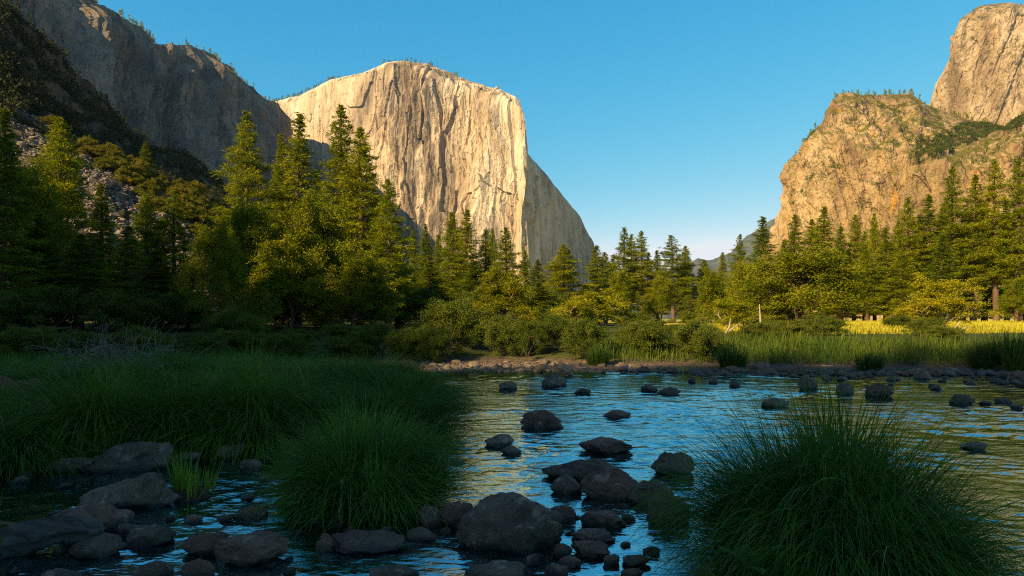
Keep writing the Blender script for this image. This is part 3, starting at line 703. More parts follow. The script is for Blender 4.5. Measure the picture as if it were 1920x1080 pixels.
for r in [
 ('W0', 855, 560, 34, 'large round dark willow bush on the gravel bank', 118),
 ('W1', 1042, 585, 33, 'green willow bush beside the orange boulder', 92),
 ('W0', 700, 604, 33, 'low grey green bush left of the round willow', 96),
 ('W1', 768, 610, 32, 'low bush between the grey green bush and the round willow', 90),
 ('W0', 1180, 614, 34, 'dark low bush below the bright yellow willow', 90),
 ('W1', 1262, 606, 42, 'dark low bush below the row of lit trunks', 100),
 ('W0', 1330, 612, 40, 'dark low bush at the foot of the olive tree', 90),
 ('W1', 1450, 598, 40, 'dark bush in front of the wide bankside broadleaf', 130),
 ('W0', 1545, 590, 42, 'dark bush under the wide bankside broadleaf, right side', 130),
 ('W1', 1640, 640, 36, 'low shaded bush below the meadow strip', 110),
 ('W0', 1745, 594, 40, 'leafy bush around the leaning birch stems', 130),
 ('W1', 935, 586, 33, 'shaded bush right of the round willow', 90),
 ('W0', 985, 601, 32, 'small shaded bush left of the green willow bush', 70),
 ('W1', 1840, 642, 38, 'low shaded bush near the right end of the bank', 110),
 ('W0', 640, 607, 40, 'low dark bush below the spreading broadleaf', 110),
 ('W1', 560, 614, 40, 'low dark bush at the far left of the bushes row', 110),
 ('W0', 1100, 596, 31, 'leafy bush at the right of the orange boulder', 76),
 ('L1', 1075, 556, 40, 'lit leafy willow just left of the bright yellow willow', 100),
 ('W0', 1215, 598, 32, 'lit bush by the water below the three sky pines', 100),
 ('W1', 1300, 596, 31, 'lit bush by the water below the brown topped pine', 110),
 ('W0', 1420, 604, 35, 'shaded bush by the water left of the wide broadleaf shade', 110),
 ('W1', 1500, 596, 35, 'shaded bush by the water under the wide broadleaf', 120),
 ('W0', 1590, 634, 35, 'shaded bush by the water left of the fallen white log', 100),
 ('W1', 1690, 636, 34, 'shaded bush by the water right of the fallen white log', 110),
 ('W0', 1765, 610, 34, 'small shaded bush by the water below the birch stems', 80),
 ('L1', 890, 566, 40, 'dark leafy willow behind the right side of the round willow', 80),
 ('W0', 820, 612, 31, 'small shaded bush at the left foot of the round willow', 70),
 ('W0', 505, 545, 66, 'dim bush in the wood behind the big yellow green tree', 120),
 ('W1', 600, 540, 70, 'dim bush in the wood behind the spreading broadleaf', 130),
 ('W0', 720, 535, 70, 'dim bush in the wood below the lone pointed pine', 120),
 ('W1', 800, 537, 72, 'dim bush in the wood behind the round willow', 110),
 ('W0', 905, 537, 66, 'dim bush in the wood behind the lit monolith broadleaf', 110),
 ('W1', 1010, 535, 72, 'dim bush in the wood behind the green willow bush', 120),
 ('W0', 1085, 565, 64, 'lit bush in the wood left of the bright yellow willow', 90),
 ('W1', 1190, 584, 78, 'lit bush at the foot of the left sky pine trunks', 90),
 ('W0', 1290, 584, 78, 'lit bush at the foot of the brown topped pine', 100),
 ('W1', 1365, 586, 60, 'lit bush behind the leaning white stem', 100),
 ('W0', 330, 545, 60, 'dim bush in the dark wood below the talus pair', 150),
 ('W1', 200, 540, 56, 'dim bush in the dark wood below the slim conifer', 170),
 ('W0', 70, 535, 52, 'dim bush in the dark wood at the far left', 190),
 ('W1', 1500, 581, 62, 'shaded bush at the foot of the wide bankside broadleaf', 140),
 ('W0', 1685, 592, 48, 'shaded bush in the middle of the meadow edge', 90),
 ('W1', 1390, 617, 37, 'dark bush behind the sunlit bank tussock', 90),
 ('W1', 430, 576, 44, 'dark bush under the bright yellow green tree', 130),
]:
    plant(*r[:4], r[4], gS, r[5])
for px, py, Y, lb in [(-15, 622, 29, 'low dark bush behind the left edge sedge'), (75, 612, 30, 'dark bush behind the rotten log'), (160, 618, 28, 'dark bush behind the left end of the dry twigs'),
      (262, 610, 29, 'dark bush behind the right end of the dry twigs'), (350, 622, 31, 'dark bush behind the back sedge, left of the big lit tree'), (450, 616, 32, 'dark bush behind the back sedge under the big lit tree'),
      (545, 624, 31, 'dark bush behind the back sedge, below the shaded middle broadleaf'), (640, 630, 32, 'dark bush behind the back sedge near the left end of the gravel bar')]:
    plant('W0' if px % 2 else 'W1', px, py, Y, lb, 'dark bushes behind the left bank', 150)

# ------------------------------------------------------------------ hillside growth and talus
def on_grid(G, rng, n, vlo, vhi, ulo=0, uhi=1, w=None):
    nv, nu = G.shape[:2]
    i = rng.uniform(vlo, vhi, n) * (nv - 6) + 1; j = rng.uniform(ulo, uhi, n) * (nu - 2)
    a, b2 = i.astype(int), j.astype(int); fi, fj = (i - a)[:, None], (j - b2)[:, None]
    return G[a, b2] * (1 - fi) * (1 - fj) + G[a + 1, b2] * fi * (1 - fj) + G[a, b2 + 1] * (1 - fi) * fj + G[a + 1, b2 + 1] * fi * fj
rng = np.random.default_rng(4)
def scr(p): return 960 + p[:, 0] / p[:, 1] * F, HZ - (p[:, 2] - EYE) / p[:, 1] * F

def clumps(name, pts, size, per, leaf, mat, label, flat=.6):
    """one mass of leafy clumps nobody could count"""
    n_ = len(pts); s = np.repeat(size, per)[:, None]
    c = np.repeat(pts, per, 0); o = unit(rng.normal(size=c.shape)) * (rng.random((len(c), 1)) ** .45)
    o[:, 2] = np.abs(o[:, 2]) * flat * 2 - .15
    c = c + o * s; d = unit(rng.normal(size=c.shape) + o * .8)
    l = rng.uniform(.6, 1.4, len(c)) * leaf * np.repeat(size, per) ; w = l * rng.uniform(.22, .4, len(c))
    me = mesh_np(name, *blades(c, d, l, w, rng), smooth=False)
    return tag(link(name, me, M[mat]), label=label, kind='stuff')

p = on_grid(G_hill, rng, 9000, .50, .985, .12, 1)
x, y = scr(p); k = (fbm(p[:, 0] / 18, p[:, 1] / 18, p[:, 2] / 18, 3, 201) > -.35)
p = p[k][:5200]
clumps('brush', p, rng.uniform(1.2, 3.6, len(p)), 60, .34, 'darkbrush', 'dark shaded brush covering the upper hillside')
def band(x): return np.interp(x, [-60, 95, 135, 250, 330, 420, 520], [150, 205, 232, 300, 352, 396, 440])
k_ = 0
for i in range(5000):
    q = on_grid(G_hill, rng, 1, .25, .56, .2, .9); qx, qy = scr(q); dx = qy[0] - band(qx[0])
    wgt = 0 if (qx[0] < 85 or qx[0] > 470) else (1 if -10 < dx < 36 + .20 * (qx[0] - 100) else 0)
    if wgt and k_ < 120:
        k_ += 1
        plant(('O0', 'O1')[i % 2], qx[0], qy[0] - rng.uniform(13, 30), q[0, 1], 'rounded olive brown bush in the sunlit brush belt above the talus', 'sunlit bushes on the hillside', rng.uniform(22, 46), q[0, 2] - .6)
plant('F1', 273, 265, 238, 'small lone conifer standing among the sunlit hillside bushes', gC, 30, at(273, 322, 238)[2])

# ------------------------------------------------------------------ stones
def ico(n):
    bm = bmesh.new(); bmesh.ops.create_icosphere(bm, subdivisions=n, radius=1.0)
    v = np.array([q.co[:] for q in bm.verts]); f = np.array([[q.index for q in t.verts] for t in bm.faces]); bm.free(); return v, f
ICO = {n: ico(n) for n in (1, 2, 3, 4, 5)}
def stone_mesh(seed, sub, dims, cuts=7, rough=.10, hump=0.0):
    g = np.random.default_rng(seed); v0, f = ICO[sub]; v = v0.copy()
    v *= (1 + .22 * fbm(v0[:, 0] * 1.1, v0[:, 1] * 1.1, v0[:, 2] * 1.1 + seed, 2, seed))[:, None]
    for _ in range(cuts):
        nn = unit(g.normal(size=3) * np.array([1, 1, .8])); off = g.uniform(.52, .88)
        v -= np.maximum(0, v @ nn - off)[:, None] * nn * g.uniform(.55, .9)
    v *= (1 + rough * fbm(v0[:, 0] * 3.2, v0[:, 1] * 3.2, v0[:, 2] * 3.2 + seed, 4, seed + 2, .5))[:, None]
    if hump: v[:, 2] *= 1 + hump * np.clip(v[:, 0], -1, 1)
    lo, hi = v.min(0), v.max(0); v = (v - (lo + hi) / 2) / (hi - lo)
    return mesh_np('stone', v * np.array(dims), f)

p = on_grid(G_hill, rng, 60000, .06, .60, .05, .95); x, y = scr(p); dx = y - band(x)
keep = ((dx > 10 + 30 * sst((x - 100) / 200)) | ((x < 130) & (dx > -14))) & (dx < 190) & (fbm(p[:, 0] / 9, p[:, 1] / 9, 0, 2, 77) > -.5)
p = p[keep][:9000]; Vs, Fs = ICO[1]; s = rng.lognormal(-.35, .45, len(p)) * .75
r3 = unit(rng.normal(size=(len(p), len(Vs), 3)) * .55 + Vs[None]) * np.array([1, 1, .75])
V = (p[:, None] + r3 * s[:, None, None]).reshape(-1, 3)
Ff = (Fs[None] + (np.arange(len(p)) * len(Vs))[:, None, None]).reshape(-1, 3)
tag(link('talus', mesh_np('talus', V, Ff, False), M['talus']), label='loose grey talus blocks spilling down the hillside', kind='stuff')

def stone(x0, y0, x1, y1, label, mat='stone', seed=None, depth=.75, hump=0.0, cuts=7, group='boulders standing in the river', sub=5, name='boulder', zb=0.0, tilt=0.0):
    stone.n += 1; seed = seed or stone.n * 13 + 7
    Y = (EYE - zb) * F / (y1 - HZ); Wd = (x1 - x0) / F * Y; D = depth * Wd; Yc = Y + D * .42
    Wd = (x1 - x0) / F * Yc; h = max(.94 * (y1 - y0) / F * Yc - .30 * D * (y1 - HZ) / F, .16 * Wd)
    H = h * 1.45
    o = link(name, stone_mesh(seed, sub, (Wd * 1.04, D, H), cuts, .10, hump), M[mat])
    o.location = (((x0 + x1) / 2 - 960) / F * Yc, Yc, zb + h - H / 2); o.rotation_euler = (0, tilt, 0)
    return tag(o, label, 'boulder', group)
stone.n = 0
for r in [
 (858, 925, 1055, 1040, 'largest grey boulder in the foreground, humped on top', 'stone', dict(depth=.8, cuts=8, hump=-.12)),
 (977, 767, 1055, 803, 'rounded reddish boulder alone in midstream', 'redstone', {}),
 (910, 813, 963, 837, 'dark round boulder left of midstream in the golden reflection', 'stone', {}),
 (940, 834, 978, 853, 'small stone touching the dark round midstream boulder', 'stone', {}),
 (1128, 768, 1182, 783, 'low flat dark stone in the blue riffle', 'stone', {}),
 (1087, 822, 1185, 853, 'smooth elongated brown boulder in the blue water', 'redstone', {}),
 (1018, 860, 1162, 902, 'long dark boulder behind the two rounded ones', 'stone', dict(depth=.5)),
 (1033, 887, 1092, 928, 'small rounded boulder, left front of the midstream cluster', 'stone', {}),
 (1090, 878, 1198, 938, 'large smooth rounded boulder, right front of the midstream cluster', 'redstone', dict(cuts=4)),
 (1030, 947, 1080, 978, 'dark stone against the right shoulder of the largest boulder', 'stone', {}),
 (1085, 957, 1166, 992, 'wedge shaped dark boulder between largest boulder and right sedge', 'stone', {}),
 (1072, 993, 1152, 1021, 'flat pointed stone in front of the wedge shaped boulder', 'stone', {}),
 (1072, 1015, 1144, 1047, 'dark angular stone in front of the flat pointed stone', 'stone', {}),
 (1035, 1018, 1073, 1047, 'small upright stone by the right foot of the largest boulder', 'stone', {}),
 (1130, 1037, 1162, 1060, 'small black round stone right of the dark angular stone', 'stone', {}),
 (1168, 1043, 1222, 1064, 'low stone in the blue water near the right sedge', 'stone', {}),
 (1205, 1025, 1238, 1041, 'tiny dark stone beside the right sedge edge', 'stone', {}),
 (1048, 1042, 1090, 1066, 'broken little stone below the dark angular stone', 'stone', {}),
 (983, 1038, 1012, 1060, 'small purple grey stone below the largest boulder', 'redstone', {}),
 (1022, 1057, 1065, 1088, 'dark round stone at the bottom edge below the small upright stone', 'redstone', {}),
 (1165, 1066, 1207, 1086, 'dark stone at the bottom edge left of the right sedge', 'stone', {}),
 (872, 1060, 985, 1098, 'wide flat stone at the bottom edge under the largest boulder', 'stone', {}),
 (820, 940, 893, 993, 'rounded boulder leaning on the left side of the largest one', 'redstone', {}),
 (780, 948, 838, 990, 'rounded boulder wedged under the middle sedge tussock', 'stone', {}),
 (762, 988, 816, 1016, 'low dark stone in front of the middle sedge tussock', 'stone', {}),
 (622, 997, 757, 1040, 'long pale grey boulder in front of the middle sedge tussock', 'stone', dict(depth=.6, hump=-.2)),
 (593, 999, 633, 1034, 'cracked small stone at the left end of the long pale boulder', 'redstone', {}),
 (570, 960, 652, 980, 'flat stone in shadow at the foot of the middle sedge', 'stone', {}),
 (403, 1006, 537, 1062, 'broad reddish boulder in the left foreground water', 'redstone', dict(cuts=9)),
 (345, 998, 421, 1044, 'pointed red brown boulder left of the broad reddish one', 'redstone', dict(cuts=10)),
 (88, 945, 232, 1006, 'rounded boulder with pale orange top behind the driftwood', 'redstone', {}),
 (133, 1000, 230, 1048, 'dark boulder in front of the driftwood', 'stone', {}),
 (232, 990, 322, 1027, 'long low grey stone right of the driftwood', 'stone', {}),
 (222, 980, 253, 1006, 'small pointed stone between driftwood boulder and low grey stone', 'stone', {}),
 (153, 893, 325, 956, 'slanting pale topped boulder beside the small grass sprig', 'stone', dict(depth=.4, tilt=-.2, hump=.3)),
 (183, 827, 322, 886, 'big slanted grey slab below the left sedge bank', 'stone', dict(depth=.5, tilt=-.16, cuts=10)),
 (128, 836, 213, 857, 'flat tan stone behind the big slanted slab', 'redstone', {}),
 (97, 856, 180, 886, 'dark flat slab in the water left of the big slanted slab', 'stone', dict(depth=.5)),
 (58, 850, 127, 867, 'thin flat stone at the foot of the left sedge', 'stone', {}),
 (325, 845, 380, 868, 'small pale tilted stone right of the big slanted slab', 'stone', dict(tilt=-.2)),
 (358, 818, 422, 842, 'shadowed tan stone under the left sedge', 'stone', {}),
 (405, 833, 457, 861, 'pale rounded stone with its reflection below the left sedge', 'stone', {}),
 (405, 962, 438, 979, 'small oval stone in the blue glints left of the middle sedge', 'stone', {}),
 (443, 948, 506, 974, 'smooth oval stone left of the middle sedge foot', 'stone', {}),
 (345, 966, 381, 981, 'little dark stone behind the pointed red brown boulder', 'stone', {}),
 (255, 1050, 322, 1088, 'dark stone at the bottom edge below the low grey stone', 'stone', {}),
 (340, 1048, 402, 1090, 'purple grey stone at the bottom edge left of the broad reddish boulder', 'redstone', {}),
 (80, 1066, 152, 1096, 'stone at the bottom left edge below the driftwood', 'stone', {}),
 (690, 1062, 782, 1098, 'stone at the bottom edge below the long pale boulder', 'stone', {}),
 (935, 714, 969, 730, 'dark round stone far out in the golden brown water', 'stone', {}),
 (1030, 697, 1063, 722, 'tall dark stone of the pair near the orange boulder', 'stone', {}),
 (1015, 708, 1050, 726, 'flat topped dark stone of the pair near the orange boulder', 'stone', {}),
 (1077, 727, 1108, 739, 'small dark dome in the blue water behind the reddish boulder', 'stone', {}),
 (1203, 721, 1232, 734, 'left dark stone of the pair in the blue shallows', 'stone', {}),
 (1232, 724, 1274, 739, 'right dark stone of the pair in the blue shallows', 'stone', {}),
 (1220, 845, 1300, 892, 'mossy boulder behind the upper left of the right sedge', 'stone', {}),
 (1178, 895, 1265, 947, 'mossy boulder beside the left flank of the right sedge', 'stone', {}),
 (1212, 925, 1290, 980, 'mossy boulder half hidden under the right sedge', 'stone', {}),
 (1783, 738, 1824, 759, 'dark triangular stone in the yellow green water', 'stone', dict(cuts=10)),
 (1835, 750, 1861, 760, 'small dark stone right of the triangular one', 'stone', {}),
 (1867, 745, 1893, 756, 'small stone farther right of the triangular one', 'stone', {}),
 (1892, 757, 1916, 768, 'small black stone near the right edge of the water', 'stone', {}),
 (1803, 828, 1852, 844, 'low dark stone alone in the rippled water right of the sedge', 'stone', {}),
 (1625, 717, 1676, 745, 'blocky brown boulder among the right shallows', 'redstone', dict(cuts=9)),
 (1565, 717, 1598, 739, 'grey humped stone left of the blocky brown boulder', 'stone', {}),
 (1497, 708, 1532, 731, 'dark stone in the shallows above the right sedge', 'stone', {}),
 (1428, 746, 1482, 764, 'dark stone showing through the top blades of the right sedge', 'stone', {}),
 (1367, 711, 1388, 725, 'dark stone left of the right shallows', 'stone', {}),
 (1328, 707, 1346, 718, 'small dark stone alone in the far blue water', 'stone', {}),
 (1290, 707, 1304, 717, 'tiny dark stone left of the small far one', 'stone', {}),
]:
    stone(*r[:5], mat=r[5], sub=5 if (r[2] - r[0]) > 60 else 4, **r[6])
stone(1040, 680, 1075, 699, 'orange sunlit boulder on the gravel bar', 'barstone', zb=.12, sub=4, group='stones on the gravel bar')
stone(1003, 681, 1026, 692, 'smaller orange stone left of the orange sunlit boulder', 'barstone', zb=.12, sub=4, group='stones on the gravel bar')
stone(1893, 694, 1935, 716, 'brown boulder at the right end of the far shore', 'redstone', sub=4, group='stones on the far shore')

SM = [stone_mesh(900 + i, 3, (1, .8, .55), 6) for i in range(9)]
def pebble(px, py, w, mat, label, group, name='stone'):
    z = 0.0; Y = EYE * F / (py - HZ)
    for _ in range(4):
        z = max(0.0, float(ground_z((px - 960) / F * Y, Y))); Y = (EYE - z) * F / (py - HZ)
    me = SM[pebble.n % 9]; key = (pebble.n % 9, mat)
    if key not in pebble.c:
        mm = me.copy(); mm.materials.clear(); mm.materials.append(M[mat]); pebble.c[key] = mm
    o = bpy.data.objects.new(name, pebble.c[key]); C.objects.link(o); pebble.n += 1
    s = w / F * Y; o.location = ((px - 960) / F * Y, Y, z + s * .09); o.scale = (s, s * rng.uniform(.8, 1.2), s * rng.uniform(.7, 1.15)); o.rotation_euler = (rng.normal(0, .12), rng.normal(0, .12), rng.uniform(0, 6.28))
    tag(o, label, 'stone', group)
pebble.n = 0; pebble.c = {}
for i in range(85):
    px = rng.uniform(715, 1215); py = rng.uniform(674, 688) + sst((px - 950) / 250) * rng.uniform(2, 9)
    pebble(px, py, min(rng.lognormal(2.55, .4), 27), 'barstone', 'weathered brown stone lying on the gravel bar below the far bushes', 'stones on the gravel bar')
for i in range(105):
    px = 1300 + 640 * rng.random() ** .75; py = rng.uniform(694, 705) + rng.random() ** 2 * 28 * sst((px - 1380) / 250)
    pebble(px, py, rng.lognormal(2.75, .42), 'redstone' if rng.random() < .45 else 'stone', 'grey brown stone sitting in the right hand shallows', 'stones in the right shallows')
for i in range(32):
    px = rng.uniform(1110, 1330); py = rng.uniform(690, 702)
    pebble(px, py, rng.lognormal(2.7, .35), 'stone', 'dark stone along the far shore below the bank grass', 'stones along the far shore')
for i in range(56):
    q_ = rng.random(); px = rng.uniform(0, 860) if q_ < .7 else rng.uniform(960, 1240); py = rng.uniform(870, 1075) if q_ < .7 else rng.uniform(950, 1075)
    pebble(px, py, rng.lognormal(3.0, .35), 'redstone' if rng.random() < .4 else 'stone', 'small dark stone barely breaking the shaded near water', 'small stones in the near water')
for (px, py, w) in [(560, 905, 26), (500, 900, 34), (470, 880, 46), (330, 940, 34), (120, 915, 26), (35, 905, 34), (530, 950, 40), (655, 1000, 30), (835, 1000, 34), (860, 870, 26), (1070, 1002, 24), (965, 1022, 24), (1105, 975, 20), (1010, 1046, 26), (560, 1000, 20), (720, 1000, 36)]:
    pebble(px, py, w, 'stone', 'small dark stone barely breaking the shaded near water', 'small stones in the near water')

px = np.concatenate([rng.uniform(700, 1240, 1700), 1300 + 640 * rng.random(700)]); py = np.where(px < 1270, rng.uniform(671, 697, 2400), rng.uniform(693, 704, 2400)); Y = EYE * F / (py - HZ)
for _ in range(4): z = np.maximum(0, ground_z((px - 960) / F * Y, Y)); Y = (EYE - z) * F / (py - HZ)
V0, F0 = ICO[2]; s = rng.lognormal(-2.75, .38, len(px)); rr = unit(V0[None] + rng.normal(0, .9, (len(px), 1, 3)) * 0 + .0) * (1 + .25 * rng.normal(size=(len(px), len(V0), 1)) * .5) * rng.uniform(.65, 1.25, (len(px), 1, 3)) * np.array([1.25, 1.1, .7])
V = (np.stack([(px - 960) / F * Y, Y, z], 1)[:, None] + rr * s[:, None, None]).reshape(-1, 3)
tag(link('gravel', mesh_np('gravel', V, (F0[None] + (np.arange(len(px)) * len(V0))[:, None, None]).reshape(-1, 3)), M['barstone']), label='small loose cobbles of the gravel bar and far shore', kind='stuff')

# ------------------------------------------------------------------ sedge, grass
def sedge(name, seed, n_, rb, L, spread, droop, wd, hump, mat='sedge', seg=7):
    """a tussock: blades rooted in a low hummock, arching outward and over"""
    g = np.random.default_rng(seed)
    nt = max(6, n_ // 70); ta = g.uniform(0, 6.283, nt); tr = rb * np.sqrt(g.random(nt)); ti = g.integers(0, nt, n_)      # blades grow in tufts
    x_ = np.cos(ta)[ti] * tr[ti] + g.normal(0, .045, n_); y_ = np.sin(ta)[ti] * tr[ti] + g.normal(0, .045, n_); a = np.arctan2(y_, x_); r = np.minimum(np.hypot(x_, y_), rb * 1.08)
    tuft_az = g.normal(0, .5, nt); tuft_l = g.uniform(.55, 1.12, nt); tuft_d = g.uniform(.55, 1.5, nt)
    p = np.stack([np.cos(a) * r, np.sin(a) * r, hump * (1 - (r / rb) ** 2) + 0 * r], 1)
    az = a + tuft_az[ti] + g.normal(0, .42, n_); tl = np.abs(spread * (r / rb) * g.uniform(.5, 1.2, n_) + g.normal(0, .16, n_))
    d = np.stack([np.cos(az) * np.sin(tl), np.sin(az) * np.sin(tl), np.cos(tl)], 1)
    l = L * g.uniform(.5, 1.12, n_) * tuft_l[ti]; w = wd * g.uniform(.5, 1.4, n_); dr = droop * g.uniform(.3, 1.6, n_) * tuft_d[ti]
    side = unit(np.stack([-np.sin(az), np.cos(az), g.normal(0, .3, n_)], 1))
    rows = []
    for k in range(seg + 1):
        t = k / seg; ww = (w * (1 - t ** 2.2) + .0006)[:, None]
        rows.append(np.stack([p - side * ww, p + side * ww], 1))
        p = p + d * (l / seg)[:, None]
        d = unit(d + np.stack([np.cos(az) * .25, np.sin(az) * .25, -np.ones(n_)], 1) * (dr * (t + .25) / seg * 2.2)[:, None])
    V = np.stack(rows, 1).reshape(-1, 3)
    b0 = np.arange(n_)[:, None] * (seg + 1) * 2 + np.arange(seg)[None, :] * 2
    b0 = b0.ravel(); Ff = np.stack([b0, b0 + 1, b0 + 3, b0 + 2], 1)
    root = bpy.data.objects.new(name, None); C.objects.link(root); root.empty_display_size = .3
    dry = (g.random(n_) < .05) if n_ > 800 else np.zeros(n_, bool)
    ky = np.repeat(dry, seg)
    link('blades', mesh_np('blades', V, Ff[~ky]), M[mat], root)
    if dry.any(): link('dry_blades', mesh_np('dry_blades', V, Ff[ky]), M['straw'], root)
    v0, f0 = ICO[3]; hv = v0 * np.array([rb * 1.05, rb * 1.05, hump + .12]) * (1 + .12 * fbm(v0[:, 0] * 3, v0[:, 1] * 3, v0[:, 2] * 3, 3, seed))[:, None]
    link('hummock', mesh_np('hummock', hv, f0), M['soil'], root)
    return root
def place(o, px, py, label, group, s=1.0, rot=0.0, cat='sedge tussock', zb=None, sz=None):
    z = 0.0; Y = EYE * F / (py - HZ)
    for _ in range(5):
        z = max(-.05, float(ground_z((px - 960) / F * Y, Y))) if zb is None else zb
        Y = (EYE - z) * F / (py - HZ)
    o.location = ((px - 960) / F * Y, Y, z - .03); o.rotation_euler = (0, 0, rot); o.scale = (s, s, sz or s)
    return tag(o, label, cat, group)
gT = 'sedge tussocks at the water edge'
place(sedge('sedge_tussock', 1, 13000, .76, 1.55, 1.0, 1.55, .0044, .30, 'sedge', 10), 1572, 1078, 'large arching green sedge tussock in the right foreground', gT, .9, sz=.95)
place(sedge('sedge_tussock', 2, 8000, .64, 1.16, .85, 1.05, .0055, .22), 690, 950, 'bright green middle sedge tussock standing in the water', gT, .92)
tA = sedge('sedge_tussock', 3, 5600, .60, 1.75, 1.0, 1.75, .0052, .3, 'darksedge', 9); tB = sedge('sedge_tussock', 4, 5600, .62, 1.65, 1.05, 1.5, .0055, .35, 'darksedge', 9); first = [True, True]
TL = [(35, 868, 'weeping sedge at the left edge with blades touching the water', 1.0), (185, 846, 'drooping sedge above the dark flat slab', 1.0), (330, 838, 'drooping sedge above the big slanted slab', 1.0),
      (470, 838, 'sedge above the pale rounded stone', 1.0), (595, 830, 'sedge just behind the left of the middle tussock', 1.0), (745, 824, 'sedge behind the right of the middle tussock', 1.0),
      (-30, 800, 'sedge beside the rotten log at the left edge', .95), (120, 780, 'second row sedge right of the rotten log', 1.0), (265, 770, 'second row sedge above the weeping blades', 1.05), (400, 768, 'second row sedge in the middle of the left bank', 1.1),
      (540, 764, 'second row sedge right of the bank middle', 1.1), (670, 760, 'second row sedge above the middle tussock', 1.1), (775, 758, 'sedge at the right tip of the left bank, leaning over golden water', 1.05),
      (330, 722, 'back row sedge near the dry twigs', 1.25), (470, 718, 'back row sedge below the bright yellow green tree', 1.3), (600, 716, 'back row sedge below the spreading broadleaf', 1.25), (715, 712, 'back row sedge near the gravel bar', 1.15), (200, 730, 'back row sedge under the dry twigs', 1.1), (80, 735, 'back row sedge behind the rotten log', 1.0)]
for i, (px, py, lb, s) in enumerate(TL):
    t0 = (tA, tB)[i % 2]; o = t0 if first[i % 2] else copy_tree(t0); first[i % 2] = False
    place(o, px, py, lb, 'sedge covering the left bank', s, i * 1.9, sz=(.80 if py > 815 else .62 if py > 755 else .48) * (.8 if px < 150 else 1.0) * (.86, 1.08, .95, 1.14, .9)[i % 5])
sp = sedge('grass_sprig', 5, 190, .24, .5, .45, .2, .007, .02, 'sprig'); place(sp, 352, 932, 'small upright grass sprig growing beside the slanting boulder', 'grass sprigs', 1.0, .4, 'grass sprig', 0.0)
q = sedge('grass_sprig', 6, 16, .12, .8, .9, .7, .008, .02, 'reed'); place(q, -25, 1085, 'few broad grass blades reaching in at the bottom left corner', 'grass sprigs', 1.0, 0, 'grass sprig', 0.0)
fr = sedge('bank_tussock', 7, 900, .45, 1.0, .6, .35, .011, .1, 'reed', 5)
for i, (px, py, lb, s) in enumerate([(1370, 694, 'sunlit tussock of bank grass below the leaning white stem', 1.0), (1630, 698, 'small yellow green tussock in front of the fallen white log', .8), (1893, 697, 'large sunlit grass tussock at the right end of the bank', 1.5), (1858, 694, 'grass tussock left of the large sunlit one at the right', 1.2), (1120, 688, 'tussock of bank grass right of the orange boulder', 1.0)]):
    place(fr if i == 0 else copy_tree(fr), px, py, lb, 'tussocks of bank grass', s, i * 1.3, 'grass tussock')

def field(name, n_, fx, L, wd, mat, label, seg=4):
    pts = fx(n_); n_ = len(pts); az = rng.uniform(0, 6.283, n_); tl = np.abs(rng.normal(0, .28, n_))
    d = np.stack([np.cos(az) * np.sin(tl), np.sin(az) * np.sin(tl), np.cos(tl)], 1); l = L * rng.uniform(.5, 1.2, n_); w = wd * rng.uniform(.6, 1.3, n_)
    side = unit(np.stack([-np.sin(az), np.cos(az), 0 * az], 1)); rows = []; p = pts.copy()
    for k in range(seg + 1):
        t = k / seg; ww = (w * (1 - t ** 1.8) + .001)[:, None]; rows.append(np.stack([p - side * ww, p + side * ww], 1))
        p = p + d * (l / seg)[:, None]; d = unit(d + np.stack([np.cos(az) * .2, np.sin(az) * .2, -.35 * np.ones(n_)], 1) * .5)
    V = np.stack(rows, 1).reshape(-1, 3); b0 = (np.arange(n_)[:, None] * (seg + 1) * 2 + np.arange(seg)[None, :] * 2).ravel()
    return tag(link(name, mesh_np(name, V, np.stack([b0, b0 + 1, b0 + 3, b0 + 2], 1)), M[mat]), label=label, kind='stuff')
def f_bank(n_):
    x = rng.uniform(-18, 34, n_); y = 29 - .15 * np.maximum(x, 0) + rng.uniform(1.2, 7, n_) ; d, dF = bank_d(x, y)
    k = (dF > np.where(x > 4.5, 1.3, 5.5)) & (fbm(x * .5, y * .5, 0, 2, 301) > -.35 - .4 * (x > 4))
    return np.stack([x, y, ground_z(x, y) - .03], 1)[k]
field('grass', 20000, f_bank, .68, .014, 'reed', 'tall shaded grass growing along the far bank')
def f_left(n_):
    x = rng.uniform(-30, -2, n_); y = rng.uniform(12, 34, n_); d, dF = bank_d(x, y); k = (d > .8) & (x < -3.2 - .17 * (y - 11))
    return np.stack([x, y, ground_z(x, y) - .03], 1)[k]
field('grass', 22000, f_left, .36, .011, 'darksedge', 'shaded grass filling the left bank between tussocks')
def f_mead(n_):
    y = 44 + 70 * rng.random(n_) ** 1.4; x = np.maximum((rng.uniform(1330, 2050, n_) - 960) / F * y, 14 + rng.normal(0, 2, n_))
    return np.stack([x, y, ground_z(x, y) - .03], 1)
field('grass', 42000, f_mead, .55, .025, 'meadowgrass', 'sunlit yellow meadow grass beyond the right bank', 3)

# ------------------------------------------------------------------ logs, stems, twigs
def log(name, a, b2, r0, r1, mat, label, cat, seed, sides=22, nseg=40, rough=.16, squash=1.0):
    a, b2 = np.array(a, float), np.array(b2, float); t = np.linspace(0, 1, nseg)
    p = a + (b2 - a) * t[:, None]; p[:, 2] += fbm(t * 3, seed, 0, 2, seed) * r0 * .4
    r = (r0 + (r1 - r0) * t); r[0] *= .35; r[1] *= .8; r[-1] *= .3; r[-2] *= .75
    V, Q = tubes([(p, r)], sides)
    c = np.repeat(p, sides, 0); o = V - c; ang = np.tile(np.arange(sides) / sides, nseg); tt = np.repeat(t, sides)
    ln = np.linalg.norm(b2 - a)
    V = c + o * (1 + rough * ridged(ang * 7 + .6 * vnoise(tt * ln * 2, ang * 3, 0, seed), tt * ln * 1.4, 3, seed))[:, None]
    V[:, 2] = c[:, 2] + (V[:, 2] - c[:, 2]) * squash
    return tag(link(name, mesh_np(name, V, Q), M[mat]), label, cat)
